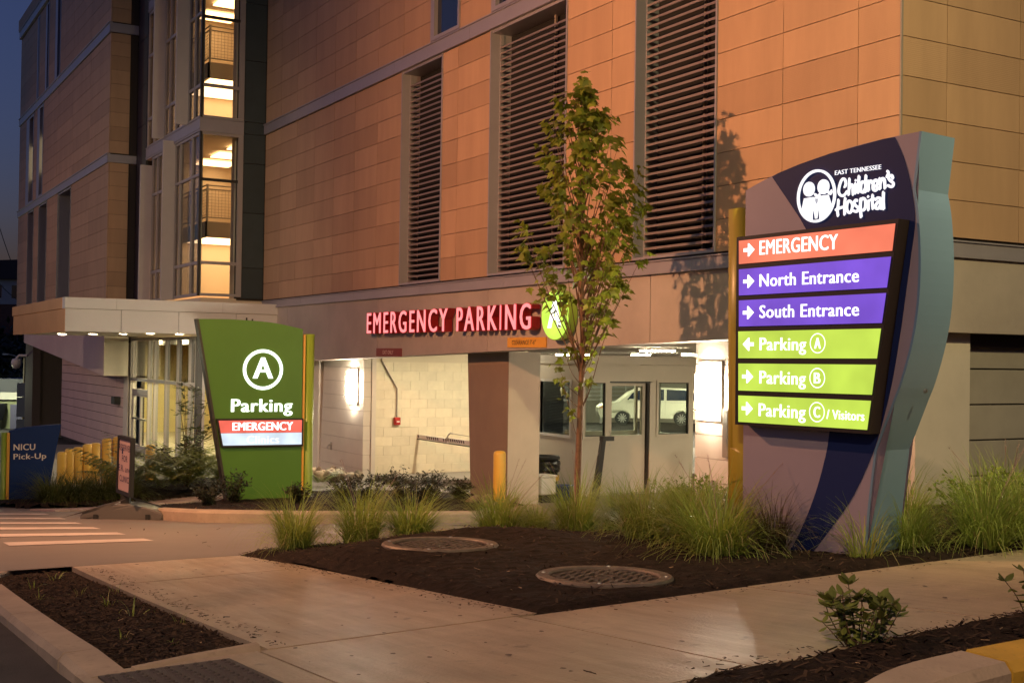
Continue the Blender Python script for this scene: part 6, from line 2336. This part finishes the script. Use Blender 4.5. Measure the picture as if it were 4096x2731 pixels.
def whorl_shrub(label, x, y, z, stems, h, r, size, seed):
    """multi-stemmed little shrub with whorls of drooping leaves up each stem"""
    r_ = random.Random(seed)
    t = thing('leafy_shrub', label, 'shrub', (x, y, z))
    tw = bmesh.new(); lf = bmesh.new()
    for s_ in range(stems):
        a = r_.uniform(0, 2 * PI); R_ = r * math.sqrt(r_.random()); H = h * r_.uniform(.45, 1.05) * (1 - .3 * R_ / r)
        b = Vector((R_ * .35 * math.cos(a), R_ * .35 * math.sin(a), -.02))
        e = Vector((R_ * math.cos(a) + r_.gauss(0, .02), R_ * math.sin(a) + r_.gauss(0, .02), H))
        m_ = (b + e) / 2 + Vector((r_.gauss(0, .012), r_.gauss(0, .012), .01))
        path = catmull([tuple(b), tuple(m_), tuple(e)], 5)
        tube(tw, path, [.0032 * (1 - .6 * k / len(path)) for k in range(len(path))], 5, False)
        for k in range(3, len(path), 2):
            if r_.random() < .25 and k < len(path) - 2:
                continue
            top = k >= len(path) - 2
            c = Vector(path[k])
            a0 = r_.uniform(0, 6.28)
            for q in range(r_.randint(4, 6) if top else r_.randint(2, 3)):
                an = a0 + q * 2 * PI / (5 if top else 2.5) + r_.gauss(0, .3)
                d = Vector((math.cos(an), math.sin(an), r_.uniform(.15, .9) if top else r_.uniform(-.6, .2)))
                leaf(lf, c, d, Vector((r_.gauss(0, .25), r_.gauss(0, .25), 1)), OVAL, size * r_.uniform(.55, 1.15))
    place('stems', to_mesh('stems', tw), M_TWIG, t, world_space=False)
    place('foliage', to_mesh('foliage', lf), L_HYD, t, world_space=False)


whorl_shrub('leafy green shrub in the near right mulch strip', -3.45, 3.56, rstrip_h(-3.45, 3.56), 30, .27, .15, .070, 3)
whorl_shrub('straggly little shrub at the right edge of the frame', -3.33, 4.46, rstrip_h(-3.33, 4.46), 13, .22, .15, .060, 8)
AZ = [('dark azalea at the left tip of the kerbed island', -18.6, 5.35, .50, .42), ('dark azalea at the foot of the green sign, left corner', -19.8, 6.15, .66, .5), ('small dark azalea under the middle of the green sign', -19.3, 7.05, .42, .34),
      ('dark azalea before the lime post', -19.0, 7.75, .55, .42), ('tallest dark azalea right of the lime post', -18.9, 8.15, .68, .50), ('dark azalea in front of the exit lane, left of centre', -18.8, 8.65, .72, .55), ('low dark azalea in the middle of the exit lane view', -18.3, 8.9, .48, .5), ('dark azalea right of centre in the exit lane view', -18.9, 9.3, .66, .5), ('dark azalea nearest the brown column', -18.7, 9.75, .45, .42)]
for i, (lab, x, y, h, r) in enumerate(AZ):
    leafy('azalea', lab, 'shrub', x, y, isl_h(x, y), h * .78, r * .72, 1150, .08, L_AZ, LANCE, 20, 20 + i, .4, 'dark azaleas on the kerbed island', .9)
# tall slim sweetbay beside the green sign
rr = random.Random(9)
sb = thing('sweetbay', 'tall slim multi-stemmed shrub with glossy leaves before the lobby glass', 'shrub', (-24.6, 6.65, -.24))
tw = bmesh.new(); lf = bmesh.new()
for s in range(13):
    a = rr.uniform(0, 2 * PI); R_ = rr.uniform(.1, .95); H = rr.uniform(.8, 2.45) * (1 - .15 * R_)
    pts = [(0, 0, -.05), (R_ * .3 * math.cos(a), R_ * .3 * math.sin(a), H * .5), (R_ * math.cos(a), R_ * math.sin(a), H)]
    path = catmull(pts, 8)
    tube(tw, path, [.014 * (1 - .85 * k / len(path)) for k in range(len(path))], 5, False)
    for k in range(5, len(path)):
        if rr.random() < .18:
            continue
        for _ in range(6 if k < len(path) - 2 else 10):
            b_ = rr.uniform(0, 2 * PI)
            d = Vector((math.cos(b_), math.sin(b_), rr.uniform(-.35, .5)))
            leaf(lf, Vector(path[k]) + Vector((rr.gauss(0, .05), rr.gauss(0, .05), rr.gauss(0, .04))), d, Vector((rr.gauss(0, .3), rr.gauss(0, .3), 1)), LANCE, rr.uniform(.12, .20))
place('stems', to_mesh('stems', tw), M_TWIG, sb, world_space=False)
place('foliage', to_mesh('foliage', lf), L_BAY, sb, world_space=False)


# ferns
def fern_mesh(seed, n, L):
    r_ = random.Random(seed)
    bm = bmesh.new()
    for i in range(n):
        a = 2 * PI * i / n + r_.uniform(-.3, .3)
        d = Vector((math.cos(a), math.sin(a), 0)); s = Vector((-d.y, d.x, 0))
        p = Vector((0, 0, 0)); an = r_.uniform(.12, .6)
        ln = L * r_.uniform(.7, 1.15)
        for k in range(16):
            t = k / 15
            st = ln / 15
            p = p + (d * math.sin(an) + Vector((0, 0, math.cos(an)))) * st
            an += .075
            w = ln * .22 * math.sin(PI * min(1, t * .85 + .12)) + .01
            if k > 2:
                for sg_ in (-1, 1):
                    q = p + s * sg_ * w + d * w * .35 - Vector((0, 0, w * .25))
                    f = d * st * .38
                    bm.faces.new([bm.verts.new(p - f), bm.verts.new(p + f), bm.verts.new(q + f * .4)])
    return to_mesh('fronds', bm)


FM = [fern_mesh(3, 20, .85), fern_mesh(4, 24, .95), fern_mesh(5, 18, .75)]
for me in FM:
    me.materials.append(L_FERN)
FE = [('fern at the left end of the fern mass behind the pavement sign', -24.1, 5.2), ('fern just behind the pavement sign post', -23.4, 5.3), ('fern right of the pavement sign, front row', -23.0, 5.75), ('fern in the front middle of the fern mass', -23.2, 6.25), ('fern below the slim shrub', -23.5, 6.8), ('fern against the dark edge of the green sign', -23.7, 7.35),
      ('fern behind the pavement sign, back row', -24.9, 5.9), ('fern in the back middle of the fern mass', -25.1, 6.6), ('fern at the back near the lobby door', -25.3, 7.3), ('fern at the back right by the lobby glass', -25.0, 7.9)]
for i, (lab, x, y) in enumerate(FE):
    t = thing('fern', lab, 'fern', (x, y, nb_h(x, y) - .02), i * .9, group='ferns by the entrance plaza')
    place('fronds', FM[i % 3], None, t, world_space=False)
    s = 1.42 + .22 * ((i * 7) % 3 - 1)
    t.scale = (s, s, s)
t = thing('fern', 'small bright fern by the stones beside the lime post', 'fern', (-24.2, 9.35, -.24), 1, group='ferns by the entrance plaza')
place('fronds', FM[2], None, t, world_space=False); t.scale = (.75, .75, .75)
# bright low shrub by the right pier
def juniper(lab, x, y, z, h, r, seed):
    return leafy('green_shrub', lab, 'shrub', x, y, z, h, r, 1500, .05, L_BRIGHT, SMALL, 18, seed, .1, 'bright green shrubs', 1.2)


juniper('bright green shrub at the foot of the right pier by the ochre post', -9.3, 7.6, bed_h(-9.3, 7.6), .46, .40, 41)
juniper('bright feathery shrub at the right, behind the grasses', -5.85, 7.25, bed_h(-5.85, 7.25), .5, .42, 42)
juniper('bright green shrub low behind the booth side grasses', -9.4, 7.3, bed_h(-9.4, 7.3), .42, .5, 43)

# stones
rk = random.Random(77)
ST_ME = []
for s in range(5):
    bm = bmesh.new()
    bmesh.ops.create_icosphere(bm, subdivisions=2, radius=1)
    for v in bm.verts:
        nn = mnoise.noise(v.co * 1.3 + Vector((s * 7, 0, 0)))
        v.co *= 1 + .28 * nn
        v.co.z *= .55
    me = to_mesh('stone', bm, True); me.materials.append(M_ROCK); ST_ME.append(me)
stn = ('river stones heaped by the left pier', 'rounded tan river stone in the heap at the left pier foot')
for i in range(34):
    x = -25.6 + rk.uniform(-1.0, 1.1); y = 10.1 + rk.uniform(-.35, .4)
    o = place('stone', ST_ME[i % 5], None, None, (x, y, zg(x, y) + .05 + rk.random() * .16), (rk.random(), rk.random(), rk.random() * 6))
    s = rk.uniform(.07, .16); o.scale = (s, s * rk.uniform(.7, 1), s)
    tag(o, stn[1], 'stone', stn[0])
for i in range(14):
    x = -18.2 + rk.uniform(-.35, .75); y = 9.95 + rk.uniform(-.3, .35)
    o = place('stone', ST_ME[i % 5], None, None, (x, y, isl_h(x, y) + .03), (rk.random(), rk.random(), rk.random() * 6))
    s = rk.uniform(.06, .14); o.scale = (s, s * rk.uniform(.7, 1), s)
    tag(o, 'rounded stone at the foot of the yellow bollard and brown column', 'stone', 'stones at the foot of the column')

# ================================================================== FAR BACKGROUND AT THE LEFT
hd = Vector((-.8669, .4984, 0)); rg = Vector((.4984, .8669, 0))


def far(d, l, z):
    """a spot d metres up the street and l metres to its right"""
    p = hd * d + rg * l
    return Vector((p.x, p.y, z))




def bframe(d):
    return Frame(hd.x * d, hd.y * d, rg.x, rg.y)


# brick building with a dark roof
fd = bframe(95)
bb = thing('brick_building', 'distant brick building with pale top storey and dark roof', 'building', far(95, -39.08, -2))
obj('wall', fbox(bmesh.new(), fd, -48, -37.6, -2, 6.1, 0, -12), mat('dark_brick', (.13, .055, .04), rough=.8, var=.15, vscale=2), bb)
obj('upper_wall', fbox(bmesh.new(), fd, -48.0, -37.5, 6.12, 8.05, .05, -12), mat('pale_storey', (.42, .40, .40), rough=.7), bb)
bm = bmesh.new(); poly_prism(bm, [(-48.4, 8.06), (-37.2, 8.06), (-37.8, 9.6), (-47.5, 9.2)], fd, .4, -12.4)
obj('roof', bm, mat('dark_roof', (.04, .025, .03), rough=.7), bb)
for k in range(8):
    s = -47.3 + k * 1.2
    obj('window', fbox(bmesh.new(), fd, s, s + .42, 6.6, 7.6, .06, .055), M_WINBLUE, bb)
for k in range(5):
    for z in (.8, 3.6):
        s = -47 + k * 2
        obj('window', fbox(bmesh.new(), fd, s, s + .7, z, z + 1.4, .012, .005), M_WINBLUE, bb)
# green painted cottage
fd = bframe(62)
ct = thing('cottage', 'pale green cottage with white eaves behind the blue sign', 'house', far(62, -25.29, -2.5))
M_COT = mat('cottage_green', (.36, .38, .24), rough=.8, var=.05)
obj('wall', fbox(bmesh.new(), fd, -27, -24.1, -3.2, .05, 0, -8), M_COT, ct)
obj('eaves', fbox(bmesh.new(), fd, -26.3, -23.9, .06, .42, .35, -8), M_WHITE, ct)
bm = bmesh.new(); poly_prism(bm, [(-26.6, .43), (-23.7, .43), (-24.4, 1.1), (-26.2, 1.1)], fd, .3, -8)
obj('roof', bm, mat('grey_roof', (.10, .10, .13), rough=.7), ct)
obj('window', fbox(bmesh.new(), fd, -25.35, -24.3, -1.6, -.2, .012, .002), mat('blue_awning', (.16, .15, .28), rough=.5), ct)
obj('lit_window', fbox(bmesh.new(), fd, -25.3, -24.35, -2.6, -1.75, .012, .002), emis('warm_window', (1, .42, .2), .55), ct)
bm = bmesh.new()
poly_prism(bm, [(-26.95, -2.0), (-25.9, -.9), (-25.75, -1.0), (-25.75, -3.2), (-26.95, -3.2)], fd, 1.2, .02)
pch = obj('porch', bm, M_COT, ct)
bm = bmesh.new(); poly_prism(bm, [(-27.0, -1.9), (-26.1, -.15), (-25.5, -.15), (-25.7, -1.0), (-25.95, -.95), (-26.95, -2.05)], fd, 1.3, .03)
obj('porch_roof', bm, mat('blue_roof', (.07, .075, .12), rough=.6), pch)
obj('door', fbox(bmesh.new(), fd, -26.25, -25.95, -3.1, -1.7, 1.215, 1.205), mat('brown_door', (.09, .045, .03)), pch)
bl_ = bpy.data.lights.new('added_cottage_light', 'POINT'); bl_.energy = 420; bl_.color = (.95, 1.0, .62); bl_.shadow_soft_size = .15  # unseen source, added to brighten the cottage front
ob_l = bpy.data.objects.new('added_cottage_light', bl_); COL.objects.link(ob_l); ob_l.location = fd(-25.6, 1.0, 3.2); adopt(ob_l, ct)
bm = bmesh.new(); bmesh.ops.create_uvsphere(bm, u_segments=10, v_segments=6, radius=.12)
for v in bm.verts:
    v.co += fd(-25.6, 1.25, 3.2)
obj('added_globe', bm, emis('added_globe_glow', (.95, 1, .7), 6), ct)  # globe added to go with the extra cottage light
# utility pole with boxes, street light, wires
up = thing('utility_pole', 'utility pole carrying grey meter boxes left of the dark pier', 'utility pole', far(58, -22.91, -2.5))
fd = bframe(58)
bm = bmesh.new(); tube(bm, [fd(-23.05, -2.6), fd(-23.0, 2.2)], .13, 8); obj('pole', bm, M_TWIG, up)
M_MB = mat('grey_box', (.30, .32, .28), rough=.5)
for z0, z1 in ((.35, 1.0), (-.6, .32), (-1.75, -.7), (-2.4, -1.9)):
    obj('meter_box', fbox(bmesh.new(), fd, -23.3, -22.85, z0, z1, .3, .16), M_MB, up)
sl = thing('street_light', 'distant grey street light with curved arm among dark trees', 'street light', far(80, -32.14, -2.5))
fd = bframe(80)
bm = bmesh.new(); tube(bm, [fd(-32.1, -3), fd(-32.1, 2.2)], [.1, .07], 8); obj('pole', bm, M_STEEL, sl)
bm = bmesh.new(); tube(bm, [fd(-32.1, 1.95), fd(-32.5, 2.2), fd(-32.95, 2.28)], .05, 6); box(bm, 0, 0, 0, 0, 0, 0)
obj('arm', bm, M_STEEL, sl)
obj('lamp_head', fbox(bmesh.new(), fd, -33.25, -32.9, 2.24, 2.34, .1, -.1), M_WHITE, sl)
pl = thing('power_lines', 'thin dark power lines across the dusk sky at the left', 'power line', far(70, -29.05, 6))
fd = bframe(70)
for a, b in (((-30.3, 12.2), (-28.1, 6.0)), ((-30.2, 7.4), (-28.0, 5.2)), ((-31.5, 2.4), (-27.6, 2.2)), ((-31.5, 1.4), (-27.6, 1.25))):
    bm = bmesh.new()
    tube(bm, [fd(a[0] + (b[0] - a[0]) * k / 8, a[1] + (b[1] - a[1]) * k / 8 - .25 * math.sin(PI * k / 8)) for k in range(9)], .022, 5)
    obj('cable', bm, M_RUBBER, pl)
# dark trees on the slope behind
rf = random.Random(123)
fm = []
for s in range(3):
    bm = bmesh.new()
    for i in range(1500):
        a = rf.uniform(0, 2 * PI); u = rf.uniform(-1, 1); r = rf.random() ** .35
        c = math.sqrt(1 - u * u)
        p = Vector((c * math.cos(a), c * math.sin(a), u)) * r
        p = p * (1 + .35 * mnoise.noise(p * 2.2 + Vector((s * 9, 0, 0))))
        leaf(bm, p, Vector((rf.gauss(0, 1), rf.gauss(0, 1), rf.gauss(0, 1))), Vector((rf.gauss(0, 1), rf.gauss(0, 1), 1)), SMALL, .17)
    me = to_mesh('crown', bm); me.materials.append(L_FAR); fm.append(me)
tr_ = [('dark bushy tree below the distant brick building, left edge of frame', 84, -35.45, 3.2, 3.4), ('dark tree behind the distant street light', 88, -36.05, 3.6, 3.6), ('dark tree behind the utility pole', 86, -34.31, 3.4, 3.4), ('dark tree hidden partly by the dark pier', 84, -32.61, 3.0, 3.2), ('low dark tree behind the cottage roof', 74, -30.44, 2.2, 2.4), ('low dark tree between cottage and utility pole', 76, -30.18, 2.2, 2.6)]
for i, (lab, d, px, h, r) in enumerate(tr_):
    p = far(d, px, -3)
    t = thing('broadleaf_tree', lab, 'tree', p, i, group='dark trees on the far slope')
    bm = bmesh.new(); tube(bm, [(0, 0, -.5), (0, 0, h)], [.2, .1], 8)
    place('trunk', to_mesh('trunk', bm), M_TWIG, t, world_space=False)
    c = place('crown', fm[i % 3], None, t, (0, 0, h + .1), world_space=False)
    c.scale = (r, r, r * .95)
hl = patch('hill', -150, -80, -10, 110, 8, 8, 0, mat('hill_ground', (.02, .022, .015), rough=1), fn=lambda x, y: -3 + 5 * sst(-80, -150, x))
